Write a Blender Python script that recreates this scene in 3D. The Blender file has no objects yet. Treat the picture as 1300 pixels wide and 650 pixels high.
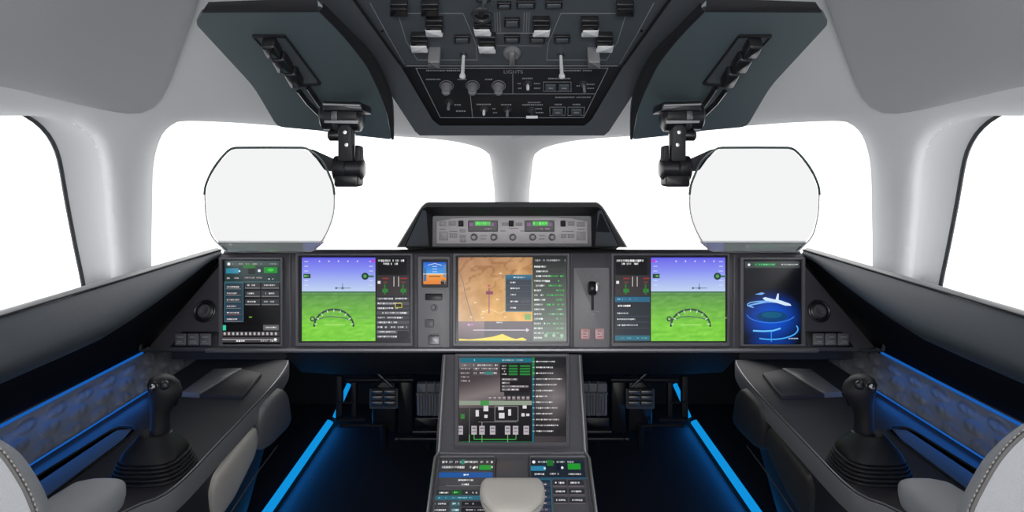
import bpy, math, random
import numpy as np
from mathutils import Vector, Matrix, geometry, noise
random.seed(11)
C = bpy.context.scene.collection
F, CX, HY, EYE = 760.0, 650.0, 205.0, 0.98
SX = 1                                   # +1 builds the pilot's (window_1) side, -1 its mirror image

def P(px, py, Y):
    return Vector(((px - CX) / F * Y, Y, EYE - (py - HY) / F * Y))
def W(x, y, z):                          # z relative to eye height
    return Vector((x, y, EYE + z))
def Zpt(px, py, z):                      # point of the sight line at a given height
    Y = -z * F / (py - HY)
    return P(px, py, Y)
def lin(c):
    r = []
    for v in c[:3]:
        v /= 255.0
        r.append(v / 12.92 if v <= 0.04045 else ((v + 0.055) / 1.055) ** 2.4)
    return r

# ------------------------------------------------------------------ materials
def new_mat(name):
    m = bpy.data.materials.new(name)
    m.use_nodes = True
    nt = m.node_tree
    return m, nt, nt.nodes['Principled BSDF']
def mat(name, col, rough=0.5, metal=0.0, spec=0.5, bump=0.0, scale=60.0, var=0.08, coat=0.0):
    m, nt, b = new_mat(name)
    tc = nt.nodes.new('ShaderNodeTexCoord')
    nz = nt.nodes.new('ShaderNodeTexNoise')
    nz.inputs['Scale'].default_value = scale
    nz.inputs['Detail'].default_value = 3
    nt.links.new(tc.outputs['Object'], nz.inputs['Vector'])
    mx = nt.nodes.new('ShaderNodeMix'); mx.data_type = 'RGBA'
    a = [v * (1 - var) for v in col]; c = [v * (1 + var) for v in col]
    mx.inputs[6].default_value = (*a, 1); mx.inputs[7].default_value = (*c, 1)
    nt.links.new(nz.outputs['Fac'], mx.inputs[0])
    nt.links.new(mx.outputs[2], b.inputs['Base Color'])
    b.inputs['Roughness'].default_value = rough
    b.inputs['Metallic'].default_value = metal
    b.inputs['Specular IOR Level'].default_value = spec
    b.inputs['Coat Weight'].default_value = coat
    if bump:
        bp = nt.nodes.new('ShaderNodeBump')
        bp.inputs['Strength'].default_value = bump
        bp.inputs['Distance'].default_value = 0.002
        nt.links.new(nz.outputs['Fac'], bp.inputs['Height'])
        nt.links.new(bp.outputs['Normal'], b.inputs['Normal'])
    return m
def emi(name, col, strength):
    m, nt, b = new_mat(name)
    b.inputs['Base Color'].default_value = (*[v * .3 for v in col], 1)
    b.inputs['Emission Color'].default_value = (*col, 1)
    b.inputs['Emission Strength'].default_value = strength
    return m
def glass(name, tint, gloss=0.06):
    m = bpy.data.materials.new(name); m.use_nodes = True
    nt = m.node_tree; nt.nodes.clear()
    out = nt.nodes.new('ShaderNodeOutputMaterial')
    tr = nt.nodes.new('ShaderNodeBsdfTransparent'); tr.inputs[0].default_value = (*tint, 1)
    gl = nt.nodes.new('ShaderNodeBsdfGlossy'); gl.inputs['Roughness'].default_value = 0.02
    mx = nt.nodes.new('ShaderNodeMixShader')
    lw = nt.nodes.new('ShaderNodeLayerWeight'); lw.inputs['Blend'].default_value = 0.08
    mul = nt.nodes.new('ShaderNodeMath'); mul.operation = 'MULTIPLY'; mul.inputs[1].default_value = gloss * 8
    nt.links.new(lw.outputs['Fresnel'], mul.inputs[0])
    nt.links.new(mul.outputs[0], mx.inputs[0])
    nt.links.new(tr.outputs[0], mx.inputs[1]); nt.links.new(gl.outputs[0], mx.inputs[2])
    nt.links.new(mx.outputs[0], out.inputs['Surface'])
    return m

M = {}
M['shell'] = mat('painted_trim', (0.80, 0.81, 0.825), 0.55, bump=0.05, scale=200, var=0.02)
M['posttrim'] = mat('post_trim_glare', (0.93, 0.93, 0.94), 0.5, bump=0.05, scale=200, var=0.02)  # window glare on the post put into a whiter colour
M['headliner'] = mat('headliner_fabric', (0.47, 0.48, 0.495), 0.75, bump=0.12, scale=500, var=0.03)
M['teal'] = mat('dark_slate_paint', (0.095, 0.125, 0.135), 0.42, bump=0.05, scale=350, var=0.05)
M['casing'] = mat('charcoal_casing', (0.095, 0.105, 0.118), 0.45, bump=0.05, scale=350, var=0.05)
M['oh_black'] = mat('overhead_black', (0.018, 0.018, 0.022), 0.5, scale=300)
M['oh_upper'] = mat('overhead_slate', (0.09, 0.105, 0.12), 0.45, scale=300)
M['panel'] = mat('panel_charcoal', (0.088, 0.084, 0.096), 0.42, bump=0.08, scale=600, var=0.06)
M['plate'] = mat('panel_grey', (0.25, 0.24, 0.25), 0.38, bump=0.05, scale=600, var=0.05)
M['bezel'] = mat('bezel_grey', (0.145, 0.142, 0.155), 0.3, scale=300, var=0.04)
M['lip'] = mat('satin_lip', (0.34, 0.33, 0.34), 0.28, metal=0.6, scale=200, var=0.05)
M['black'] = mat('matt_black', (0.012, 0.012, 0.015), 0.55, bump=0.08, scale=500)
M['blackgloss'] = mat('satin_black', (0.014, 0.014, 0.017), 0.28, scale=200)
M['rubber'] = mat('black_rubber', (0.014, 0.014, 0.017), 0.5, spec=0.35, bump=0.1, scale=600)
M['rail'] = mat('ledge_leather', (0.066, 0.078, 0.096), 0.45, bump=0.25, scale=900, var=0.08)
M['railblack'] = mat('ledge_shadow_black', (0.006, 0.006, 0.008), 0.85, spec=0.1, bump=0.1, scale=700)  # shade under the ledge put into the colour
M['rim'] = mat('ledge_rim', (0.30, 0.30, 0.31), 0.4, scale=200, var=0.03)
M['console'] = mat('console_charcoal', (0.038, 0.037, 0.044), 0.55, spec=0.3, bump=0.1, scale=700, var=0.06)
M['consoleband'] = mat('console_band', (0.19, 0.19, 0.20), 0.33, scale=300, var=0.05)
M['quilt'] = mat('quilted_leather', (0.21, 0.215, 0.235), 0.5, bump=0.2, scale=900, var=0.06)
M['pad'] = mat('greige_leather', (0.72, 0.68, 0.62), 0.5, bump=0.3, scale=900, var=0.06)
M['padgrey'] = mat('grey_leather', (0.20, 0.20, 0.205), 0.5, bump=0.3, scale=900, var=0.06)
M['padshade'] = mat('shaded_leather', (0.055, 0.053, 0.05), 0.5, bump=0.3, scale=900, var=0.06)  # right-hand pads: lack of light put into the colour
M['seat'] = mat('seat_leather', (0.37, 0.38, 0.40), 0.5, bump=0.35, scale=1100, var=0.06)
M['seam'] = mat('seat_piping', (0.10, 0.095, 0.095), 0.6, scale=400)
M['stitch'] = mat('stitch_thread', (0.34, 0.32, 0.30), 0.7, scale=400)
M['floor'] = mat('floor_covering', (0.017, 0.018, 0.028), 0.65, bump=0.3, scale=400, var=0.1)
M['metal'] = mat('brushed_metal', (0.72, 0.72, 0.72), 0.25, metal=1.0, scale=200, var=0.05)
M['gunmetal'] = mat('gunmetal', (0.22, 0.22, 0.23), 0.32, metal=0.9, scale=200, var=0.08)
M['knob'] = mat('knob_grey', (0.22, 0.22, 0.23), 0.4, scale=300)
M['fcu'] = mat('guidance_panel_grey', (0.60, 0.565, 0.58), 0.4, scale=500, var=0.03)
M['fcubtn'] = mat('button_grey', (0.36, 0.34, 0.35), 0.4, scale=500, var=0.03)
M['white'] = mat('white_plastic', (0.92, 0.93, 0.94), 0.4, scale=300, var=0.02)
M['chrome'] = mat('polished_lever', (0.93, 0.93, 0.93), 0.3, metal=0.15, scale=200, var=0.03)
M['mark'] = mat('engraved_marking', (0.33, 0.335, 0.36), 0.6, scale=300, var=0.02)
M['pink'] = mat('guarded_red_button', (0.85, 0.58, 0.58), 0.45, scale=400, var=0.05)
M['redmark'] = mat('red_marking', (0.50, 0.13, 0.14), 0.5, scale=300)
M['gasket'] = mat('window_gasket', (0.035, 0.04, 0.045), 0.5, scale=300)
M['hudedge'] = mat('combiner_edge', (0.06, 0.085, 0.085), 0.3, scale=300)
M['pane'] = glass('window_glass', (0.985, 0.985, 0.985), 0.03)
M['combiner'] = glass('combiner_glass', (0.455, 0.458, 0.458), 0.04)
BLUE = (0.0, 0.30, 0.85)
M['led'] = emi('blue_led', (0.004, 0.23, 0.58), 1.2)
M['led_side'] = emi('blue_led_side', (0.008, 0.12, 0.50), 0.8)
M['legend_green'] = emi('green_legend', lin((40, 190, 60)), 0.8)
# one screen material: the picture is stored as colours on the display's mesh
def screen_mat():
    m, nt, b = new_mat('lit_display')
    at = nt.nodes.new('ShaderNodeAttribute'); at.attribute_name = 'image'
    b.inputs['Base Color'].default_value = (0.008, 0.008, 0.009, 1)
    b.inputs['Roughness'].default_value = 0.22
    nt.links.new(at.outputs['Color'], b.inputs['Emission Color'])
    b.inputs['Emission Strength'].default_value = 0.95
    return m
M['screen'] = screen_mat()
def prism_mat():
    m = bpy.data.materials.new('combiner_prism'); m.use_nodes = True
    nt = m.node_tree; nt.nodes.clear()
    out = nt.nodes.new('ShaderNodeOutputMaterial')
    rf = nt.nodes.new('ShaderNodeBsdfRefraction'); rf.inputs['IOR'].default_value = 1.5; rf.inputs['Roughness'].default_value = 0.05
    tl = nt.nodes.new('ShaderNodeBsdfTranslucent'); tl.inputs[0].default_value = (.75, .8, .8, 1)  # whitish haze mixed into the refraction
    mx = nt.nodes.new('ShaderNodeMixShader'); mx.inputs[0].default_value = .12
    nt.links.new(rf.outputs[0], mx.inputs[1]); nt.links.new(tl.outputs[0], mx.inputs[2]); nt.links.new(mx.outputs[0], out.inputs['Surface'])
    return m
M['prism'] = prism_mat()
def haze_mat():  # pale translucent sheet standing in for haze on the strip
    m = bpy.data.materials.new('combiner_haze'); m.use_nodes = True
    nt = m.node_tree; nt.nodes.clear()
    out = nt.nodes.new('ShaderNodeOutputMaterial')
    tr = nt.nodes.new('ShaderNodeBsdfTransparent'); tl = nt.nodes.new('ShaderNodeBsdfTranslucent'); tl.inputs[0].default_value = (.80, .86, .86, 1)
    mx = nt.nodes.new('ShaderNodeMixShader'); mx.inputs[0].default_value = .58
    nt.links.new(tr.outputs[0], mx.inputs[1]); nt.links.new(tl.outputs[0], mx.inputs[2]); nt.links.new(mx.outputs[0], out.inputs['Surface'])
    return m
M['haze'] = haze_mat()

# ------------------------------------------------------------------ mesh building
WORLD = {}
class MB:
    def __init__(s):
        s.v, s.f, s.m, s.c = [], [], [], []
    def vert(s, p):
        s.v.append(Vector(p)); return len(s.v) - 1
    def face(s, idx, mi=0, cols=None):
        s.f.append(tuple(idx)); s.m.append(mi); s.c.append(cols)
    def poly(s, pts, mi=0, cols=None):
        s.face([s.vert(p) for p in pts], mi, cols)
    def loft(s, rings, closed=True, cap0=True, cap1=True, mi=0):
        ids = [[s.vert(p) for p in r] for r in rings]
        n = len(rings[0])
        for a, b in zip(ids, ids[1:]):
            for i in range(n if closed else n - 1):
                j = (i + 1) % n
                s.face((a[i], a[j], b[j], b[i]), mi)
        if closed and cap0: s.face(ids[0][::-1], mi)
        if closed and cap1: s.face(ids[-1], mi)
    def plate(s, pts, n, d0, d1, bev=0.0, mi=0):
        pts = [Vector(p) for p in pts]; n = Vector(n)
        c = sum(pts, Vector()) / len(pts)
        def ins(b):
            k = len(pts); out = []
            for i in range(k):
                p = pts[i]; e0 = (pts[i] - pts[i - 1]); e1 = (pts[(i + 1) % k] - p)
                e0 = e0.normalized() if e0.length > 1e-9 else e1.normalized()
                e1 = e1.normalized() if e1.length > 1e-9 else e0
                a0 = n.cross(e0); a1 = n.cross(e1)
                if a0.dot(c - p) < 0: a0 = -a0
                if a1.dot(c - p) < 0: a1 = -a1
                d = a0 + a1
                d = d / max(0.5, d.dot(a0)) if d.length > 1e-6 else (c - p).normalized()
                out.append(p + d * b)
            return out
        r = [[p + n * d0 for p in pts]]
        if bev > 0:
            r.append([p + n * (d1 - bev) for p in pts])
            q = ins(bev * .35); r.append([p + n * (d1 - bev * .35) for p in q])
            q = ins(bev); r.append([p + n * d1 for p in q])
        else:
            r.append([p + n * d1 for p in pts])
        s.loft(r, mi=mi)
    def box(s, c, ax, ay, az, bev=0.0, mi=0):
        """centre and three half-axis vectors; the az end is bevelled"""
        c, ax, ay, az = map(Vector, (c, ax, ay, az))
        pts = [c - ax - ay, c + ax - ay, c + ax + ay, c - ax + ay]
        L = az.length
        s.plate(pts, az / L, -L, L, bev, mi)
    def tube(s, pts, r, seg=10, mi=0, cap=True):
        pts = [Vector(p) for p in pts]
        rr = r if isinstance(r, (list, tuple)) else [r] * len(pts)
        rings, up = [], None
        for i, p in enumerate(pts):
            t = (pts[min(i + 1, len(pts) - 1)] - pts[max(i - 1, 0)]).normalized()
            if up is None:
                up = Vector((0, 0, 1)) if abs(t.z) < .9 else Vector((0, 1, 0))
            a = (up - t * up.dot(t)).normalized(); up = a
            b = t.cross(a)
            rings.append([p + (a * math.cos(2 * math.pi * k / seg) + b * math.sin(2 * math.pi * k / seg)) * rr[i] for k in range(seg)])
        s.loft(rings, cap0=cap, cap1=cap, mi=mi)
    def lathe(s, o, axis, prof, seg=20, mi=0, sx=1.0, up=None):
        """prof: (distance along axis, radius) pairs"""
        axis = Vector(axis).normalized(); o = Vector(o)
        u = Vector(up) if up else (Vector((1, 0, 0)) if abs(axis.x) < .9 else Vector((0, 1, 0)))
        a = (u - axis * u.dot(axis)).normalized(); b = axis.cross(a)
        rings = [[o + axis * h + (a * math.cos(2 * math.pi * k / seg) * sx + b * math.sin(2 * math.pi * k / seg)) * max(r, 1e-5) for k in range(seg)] for h, r in prof]
        s.loft(rings, mi=mi)
    def ring(s, o, axis, R, r, seg=28, tseg=8, mi=0):
        axis = Vector(axis).normalized(); u = Vector((1, 0, 0)) if abs(axis.x) < .9 else Vector((0, 1, 0))
        a = (u - axis * u.dot(axis)).normalized(); b = axis.cross(a)
        ids = []
        for k in range(seg):
            t = 2 * math.pi * k / seg; d = a * math.cos(t) + b * math.sin(t)
            ids.append([s.vert(Vector(o) + d * (R + r * math.cos(2 * math.pi * q / tseg)) + axis * r * math.sin(2 * math.pi * q / tseg)) for q in range(tseg)])
        for k in range(seg):
            for q in range(tseg):
                A, B = ids[k], ids[(k + 1) % seg]
                s.face((A[q], B[q], B[(q + 1) % tseg], A[(q + 1) % tseg]), mi)
    def strokes(s, pts, n, w, h=0.0006, closed=False, mi=0):
        """a thin raised line following points on a plane"""
        pts = [Vector(p) for p in pts]
        segs = list(zip(pts, pts[1:])) + ([(pts[-1], pts[0])] if closed else [])
        for a, b in segs:
            d = (b - a)
            if d.length < 1e-6: continue
            d.normalize(); k = Vector(n).cross(d) * (w / 2)
            a2, b2 = a - d * w / 2, b + d * w / 2
            s.plate([a2 - k, b2 - k, b2 + k, a2 + k], n, -0.0004, h, 0, mi)
    def text(s, body, frame, px, py, hpx, off=0.0004, mi=0):
        cu = bpy.data.curves.new('t', 'FONT'); cu.body = body; cu.align_x = 'CENTER'; cu.align_y = 'CENTER'
        ob = bpy.data.objects.new('t', cu); C.objects.link(ob)
        dg = bpy.context.evaluated_depsgraph_get()
        me = bpy.data.meshes.new_from_object(ob.evaluated_get(dg))
        o = frame.px(px, py); k = (frame.px(px, py - hpx) - o).length / 0.7
        base = len(s.v)
        for v in me.vertices:
            s.v.append(o + frame.u * v.co.x * k + frame.v * v.co.y * k + frame.n * off)
        for p in me.polygons:
            s.face([base + i for i in p.vertices], mi)
        bpy.data.objects.remove(ob); bpy.data.curves.remove(cu); bpy.data.meshes.remove(me)
    def build(s, name, mats, parent=None, angle=35, smooth=True, normals=None):
        mats = mats if isinstance(mats, (list, tuple)) else [mats]
        me = bpy.data.meshes.new(name)
        off = WORLD.get(parent.name, Vector()) if parent else Vector()
        vs = [(v.x * SX - off.x, v.y - off.y, v.z - off.z) for v in s.v]
        fs = [f[::-1] for f in s.f] if SX < 0 else s.f
        me.from_pydata(vs, [], fs)
        for m in mats: me.materials.append(M[m] if isinstance(m, str) else m)
        me.polygons.foreach_set('material_index', s.m)
        if any(c is not None for c in s.c):
            at = me.color_attributes.new('image', 'FLOAT_COLOR', 'CORNER')
            i = 0
            for p, c in zip(me.polygons, s.c):
                cc = c if isinstance(c, list) else [c] * len(p.vertices)
                if SX < 0: cc = cc[::-1]
                for k, li in enumerate(p.loop_indices):
                    at.data[li].color = (*cc[k], 1)
        else:
            import bmesh
            bm = bmesh.new(); bm.from_mesh(me)
            bmesh.ops.recalc_face_normals(bm, faces=bm.faces)
            bm.to_mesh(me); bm.free()
        if smooth:
            me.polygons.foreach_set('use_smooth', [True] * len(me.polygons))
            me.set_sharp_from_angle(angle=math.radians(angle))
        me.update()
        o = bpy.data.objects.new(name, me); C.objects.link(o)
        if parent:
            o.parent = parent; WORLD[o.name] = off
        else:
            WORLD[o.name] = Vector()
        return o
def part(name, mats, parent, fn, label=None, **k):
    mb = MB(); fn(mb)
    o = mb.build(name, mats, parent, **k)
    if label: o['label'] = label
    return o
def thing(name, loc, label, cat, group=None):
    o = bpy.data.objects.new(name, None); C.objects.link(o)
    o.empty_display_size = 0.05
    loc = Vector((loc[0] * SX, loc[1], loc[2]))
    o.location = loc; WORLD[o.name] = loc
    o['label'] = label; o['category'] = cat
    if group: o['group'] = group
    return o
def struct(o):
    o['kind'] = 'structure'; return o

class Frame:
    """a plane in the place: origin, right, up, and the normal facing the cabin"""
    def __init__(s, o, u, v):
        s.o, s.u = Vector(o), Vector(u).normalized()
        v = Vector(v); s.v = (v - s.u * v.dot(s.u)).normalized()
        s.n = s.u.cross(s.v)
    def px(s, px, py, d=0.0):
        r = P(px, py, 1.0) - Vector((0, 0, EYE)); e = Vector((0, 0, EYE))
        t = (s.o + s.n * d - e).dot(s.n) / r.dot(s.n)
        return e + r * t
    def rect(s, x0, y0, x1, y1, d=0.0):
        return [s.px(x0, y1, d), s.px(x1, y1, d), s.px(x1, y0, d), s.px(x0, y0, d)]
    def scale(s, px, py):
        return (s.px(px + 1, py) - s.px(px, py)).length
def rnd(pts, r, seg=5):
    """round the corners of a px polygon"""
    out, k = [], len(pts)
    for i in range(k):
        p = Vector(pts[i]); a = Vector(pts[i - 1]) - p; b = Vector(pts[(i + 1) % k]) - p
        ri = r[i] if isinstance(r, (list, tuple)) else r
        d = min(ri, a.length * .45, b.length * .45)
        A, B = p + a.normalized() * d, p + b.normalized() * d
        for q in range(seg + 1):
            t = q / seg
            out.append(tuple(A * (1 - t) ** 2 + p * 2 * t * (1 - t) + B * t * t))
    return out
def rrect(x0, y0, x1, y1, r, seg=4):
    return rnd([(x0, y1), (x1, y1), (x1, y0), (x0, y0)], r, seg)
def resample(pts, n):
    d = [0]
    for a, b in zip(pts, pts[1:]): d.append(d[-1] + math.dist(a, b))
    out, j = [], 0
    for i in range(n):
        t = d[-1] * i / (n - 1)
        while j < len(d) - 2 and d[j + 1] < t: j += 1
        k = (t - d[j]) / max(1e-9, d[j + 1] - d[j])
        out.append(tuple(a + (b - a) * k for a, b in zip(pts[j], pts[j + 1])))
    return out
def spline(pts, n):
    """Catmull-Rom through the points, then n even samples"""
    q = [pts[0]] + list(pts) + [pts[-1]]; out = []
    for i in range(1, len(q) - 2):
        for k in range(10):
            t = k / 10
            out.append(tuple(0.5 * (2 * b + (c - a) * t + (2 * a - 5 * b + 4 * c - d) * t * t + (3 * b - a - 3 * c + d) * t ** 3)
                             for a, b, c, d in zip(q[i - 1], q[i], q[i + 1], q[i + 2])))
    out.append(tuple(pts[-1]))
    return resample(out, n)

# ------------------------------------------------------------------ the shell of the flight deck
def shell_depth(px, py):
    """distance ahead at which a sight line meets the rounded nose section (a superellipsoid)"""
    px = np.asarray(px, float); py = np.asarray(py, float)
    a = np.abs(px - CX) / F; c = (HY - py) / F
    lo = np.full(px.shape, 0.02); hi = np.full(px.shape, 4.0)
    for _ in range(50):
        Y = (lo + hi) / 2
        z = np.maximum((c * Y + 0.42) / 0.87, 0)
        g = (a * Y / 1.02) ** 2.6 + (Y / 2.12) ** 2.6 + z ** 2.8 - 1
        lo = np.where(g < 0, Y, lo); hi = np.where(g < 0, hi, Y)
    return (lo + hi) / 2
FRONT = [(190, 438), (190, 330), (191, 262), (192, 218), (196, 192), (204, 171), (216, 159), (232, 154), (280, 155), (340, 159), (420, 166),
         (500, 173), (545, 176), (578, 180), (600, 185), (614, 190), (622, 198), (625, 222), (628, 260), (630, 438)]
SIDE = [(-420, 438), (-420, 148), (-200, 147), (0, 147), (40, 147), (70, 150), (96, 158), (115, 174), (126, 198), (131, 240), (136, 300), (142, 360), (148, 438)]
PANE_SIDE = [(-420, 445), (-420, 138), (-200, 138), (0, 138), (26, 144), (44, 154), (60, 170), (71, 190), (77, 212), (85, 258), (95, 310), (106, 364), (116, 430)]
PANE_FRONT = [(178, 445), (178, 330), (179, 262), (180, 216), (184, 188), (193, 164), (208, 150), (228, 144), (280, 146), (340, 150), (420, 157),
              (500, 164), (545, 167), (580, 172), (604, 178), (619, 186), (628, 197), (632, 222), (635, 260), (637, 445)]
def seg_dist(x, y, loop):
    d = np.full(x.shape, 1e9)
    L = loop + [loop[0]]
    for (ax, ay), (bx, by) in zip(L, L[1:]):
        vx, vy = bx - ax, by - ay; q = vx * vx + vy * vy
        if q < 1e-9: continue
        t = np.clip(((x - ax) * vx + (y - ay) * vy) / q, 0, 1)
        d = np.minimum(d, np.hypot(x - ax - t * vx, y - ay - t * vy))
    return d
def inside(x, y, loop):
    r = np.zeros(x.shape, bool); L = loop + [loop[0]]
    for (ax, ay), (bx, by) in zip(L, L[1:]):
        if ay == by: continue
        c = ((ay > y) != (by > y)) & (x < (bx - ax) * (y - ay) / (by - ay) + ax)
        r ^= c
    return r
def mirror(loop): return [(2 * CX - x, y) for x, y in loop][::-1]
fr = spline(FRONT, 90); sd = spline(SIDE, 80)
def offset_pts(loop, ds):
    out = []; k = len(loop)
    for i in range(k):
        a = Vector(loop[i - 1]); b = Vector(loop[(i + 1) % k]); t = (b - a)
        if t.length < 1e-6: continue
        t.normalize(); n = Vector((t.y, -t.x)); p = Vector(loop[i])
        for d in ds:
            out.append(tuple(p + n * d)); out.append(tuple(p - n * d))
    return out
def tessellate(outer, holes, step, extra, keep):
    loops = [outer] + holes
    pts, edges = [], []
    for L in loops:
        b = len(pts); pts += [Vector(p) for p in L]
        edges += [(b + i, b + (i + 1) % len(L)) for i in range(len(L))]
    cand = list(extra)
    x0 = min(p[0] for p in outer); x1 = max(p[0] for p in outer); y0 = min(p[1] for p in outer); y1 = max(p[1] for p in outer)
    for i in range(int((x1 - x0) / step)):
        for j in range(int((y1 - y0) / step)):
            cand.append((x0 + (i + .5 + .25 * (j % 2)) * step, y0 + (j + .5) * step))
    cx = np.array([p[0] for p in cand]); cy = np.array([p[1] for p in cand])
    ok = keep(cx, cy)
    for L in loops: ok &= seg_dist(cx, cy, L) > 1.5
    last = {}
    for p, k in zip(cand, ok):
        q = (round(p[0] / 2.2), round(p[1] / 2.2))
        if k and q not in last:
            last[q] = 1; pts.append(Vector(p))
    r = geometry.delaunay_2d_cdt(pts, edges, [], 0, 1e-4)
    V = [tuple(v) for v in r[0]]; T = [tuple(f) for f in r[2]]
    mx = np.array([sum(V[i][0] for i in f) / 3 for f in T]); my = np.array([sum(V[i][1] for i in f) / 3 for f in T])
    kk = keep(mx, my)
    return V, [f for f, k in zip(T, kk) if k]
HOLES = [fr, sd, mirror(fr), mirror(sd)]
X0, X1, Y0, Y1 = -450, 1750, -440, 446
def keep_shell(x, y):
    r = (x > X0) & (x < X1) & (y > Y0) & (y < Y1)
    for h in HOLES: r &= ~inside(x, y, h)
    return r
outer = resample([(X0, Y0), (X1, Y0), (X1, Y1), (X0, Y1), (X0, Y0)], 160)[:-1]
extra = []
for h in HOLES: extra += offset_pts(h, (3, 7, 12, 18, 26, 36))
def roll(px, py):
    d = np.full(np.shape(px), 1e9)
    for h in HOLES: d = np.minimum(d, seg_dist(px, py, h))
    R = 34.0
    t = np.clip(1 - d / R, 0, 1)
    return 0.055 * (1 - np.sqrt(np.maximum(0, 1 - (0.97 * t) ** 2)))
def shell_pt(px, py, extra=0.0):
    px = np.asarray(px, float); py = np.asarray(py, float)
    q = np.clip((py - 354) / 50, 0, 1)
    Y = shell_depth(px, py) + roll(px, py) + extra + .30 * q * q * (3 - 2 * q)
    return np.stack([(px - CX) / F * Y, Y, EYE - (py - HY) / F * Y], -1)
V, T = tessellate(outer, HOLES, 24, extra, keep_shell)
vx = np.array([v[0] for v in V]); vy = np.array([v[1] for v in V])
S3 = shell_pt(vx, vy)
cxs = np.array([sum(vx[i] for i in f) / 3 for f in T]); cys = np.array([sum(vy[i] for i in f) / 3 for f in T])
# vertex normals of the whole shell, so that its pieces meet without a seam
N3 = np.zeros_like(S3)
for f in T:
    n = np.cross(S3[f[1]] - S3[f[0]], S3[f[2]] - S3[f[0]])
    cen = S3[list(f)].mean(0); w = np.array([0, 0.3, EYE - .2]) - cen
    if n.dot(w) < 0: n = -n
    for i in f: N3[i] += n
N3 /= np.maximum(np.linalg.norm(N3, axis=1, keepdims=True), 1e-12)
REG = np.where((cys < np.where(np.abs(cxs - CX) < 320, 171, 140)), 0, np.where(cxs < 330, 1, np.where(cxs > 970, 2, 3)))
def region_mesh(name, k, material):
    fs = [f for f, r in zip(T, REG) if r == k]
    used = sorted({i for f in fs for i in f}); mp = {i: j for j, i in enumerate(used)}
    me = bpy.data.meshes.new(name)
    out = []
    for f in fs:
        n = np.cross(S3[f[1]] - S3[f[0]], S3[f[2]] - S3[f[0]])
        g = f if n.dot(N3[f[0]]) >= 0 else f[::-1]
        out.append([mp[i] for i in g])
    me.from_pydata([tuple(S3[i]) for i in used], [], out)
    me.polygons.foreach_set('use_smooth', [True] * len(me.polygons))
    me.normals_split_custom_set_from_vertices([tuple(N3[i]) for i in used])
    me.materials.append(M[material]); me.update()
    o = bpy.data.objects.new(name, me); C.objects.link(o)
    return struct(o)
region_mesh('ceiling', 0, 'shell')
region_mesh('wall_left', 1, 'shell')
region_mesh('wall_right', 2, 'shell')
region_mesh('wall_front', 3, 'posttrim')
# the shell goes on behind the camera and down to the floor
def rear(mb):
    top = [tuple(shell_pt(x, Y0)) for x in np.linspace(X0, X1, 40)]
    lf = [tuple(shell_pt(X0, y)) for y in np.linspace(Y1, Y0, 20)]
    rt = [tuple(shell_pt(X1, y)) for y in np.linspace(Y0, Y1, 20)]
    line = lf[:-1] + top + rt[1:]
    line = [(line[0][0], line[0][1], 0)] + line + [(line[-1][0], line[-1][1], 0)]
    mb.loft([line, [(x, -1.3, z) for x, y, z in line]], closed=False)
struct(part('wall_rear', 'shell', None, rear))
def lower(mb):
    xs = np.linspace(X0, X1, 81)
    top = [tuple(shell_pt(x, Y1)) for x in xs]
    def boxpt(x, z):
        a = (x - CX) / F; y = min(2.42, 1.0 / max(abs(a), 1e-6))
        return (a * y, y, z)
    mb.loft([top, [boxpt(x, EYE - .47) for x in xs], [boxpt(x, -.02) for x in xs]], closed=False)
struct(part('wall_lower', 'black', None, lower, angle=25))
# window reveals, panes and gaskets
def reveal(name, hole, pane, n, depth):
    h = resample(hole, n); p = resample(pane, n)
    hp = shell_pt([a[0] for a in h], [a[1] for a in h]); d2 = depth
    pY = np.array([shell_depth(np.array([a[0]]), np.array([a[1]]))[0] for a in p]) + d2
    pp = [P(a[0], a[1], y) for a, y in zip(p, pY)]
    def fn(mb):
        r = []
        for t in (0, .08, .2, .45, .75, 1):
            r.append([Vector(a).lerp(b, t) + Vector((0, 0.02 * math.sin(math.pi * t) ** .5 if 0 < t < 1 else 0, 0)) for a, b in zip(hp, pp)])
        mb.loft(r, closed=True, cap0=False, cap1=False)
    return pp, fn
for s, side in ((1, 'left'), (-1, 'right')):
    SX = s
    k = 1 if s == 1 else 3
    for idx, (hole, pane, n, dep) in enumerate(((SIDE, PANE_SIDE, 90, 0.09), (FRONT, PANE_FRONT, 110, 0.07))):
        pp, fn = reveal('r', spline(hole, 200), spline(pane, 200), n, dep)
        wname = 'window_%d' % (k + idx)
        def pane_fn(mb):
            c = sum(pp, Vector()) / len(pp)
            ids = [mb.vert(p) for p in pp]
            inner = [mb.vert(c + (p - c) * .5) for p in pp]; m = mb.vert(c + (0, .01, 0) if 0 else c)
            for i in range(len(pp)):
                j = (i + 1) % len(pp)
                mb.face((ids[i], ids[j], inner[j], inner[i])); mb.face((inner[i], inner[j], m))
        w = struct(part(wname, 'pane', None, pane_fn))
        part('frame', 'shell', w, fn)
        part('gasket', 'gasket', w, lambda mb: mb.tube(pp + [pp[0]], 0.0042 if idx == 0 else 0.004, 6))
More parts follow.
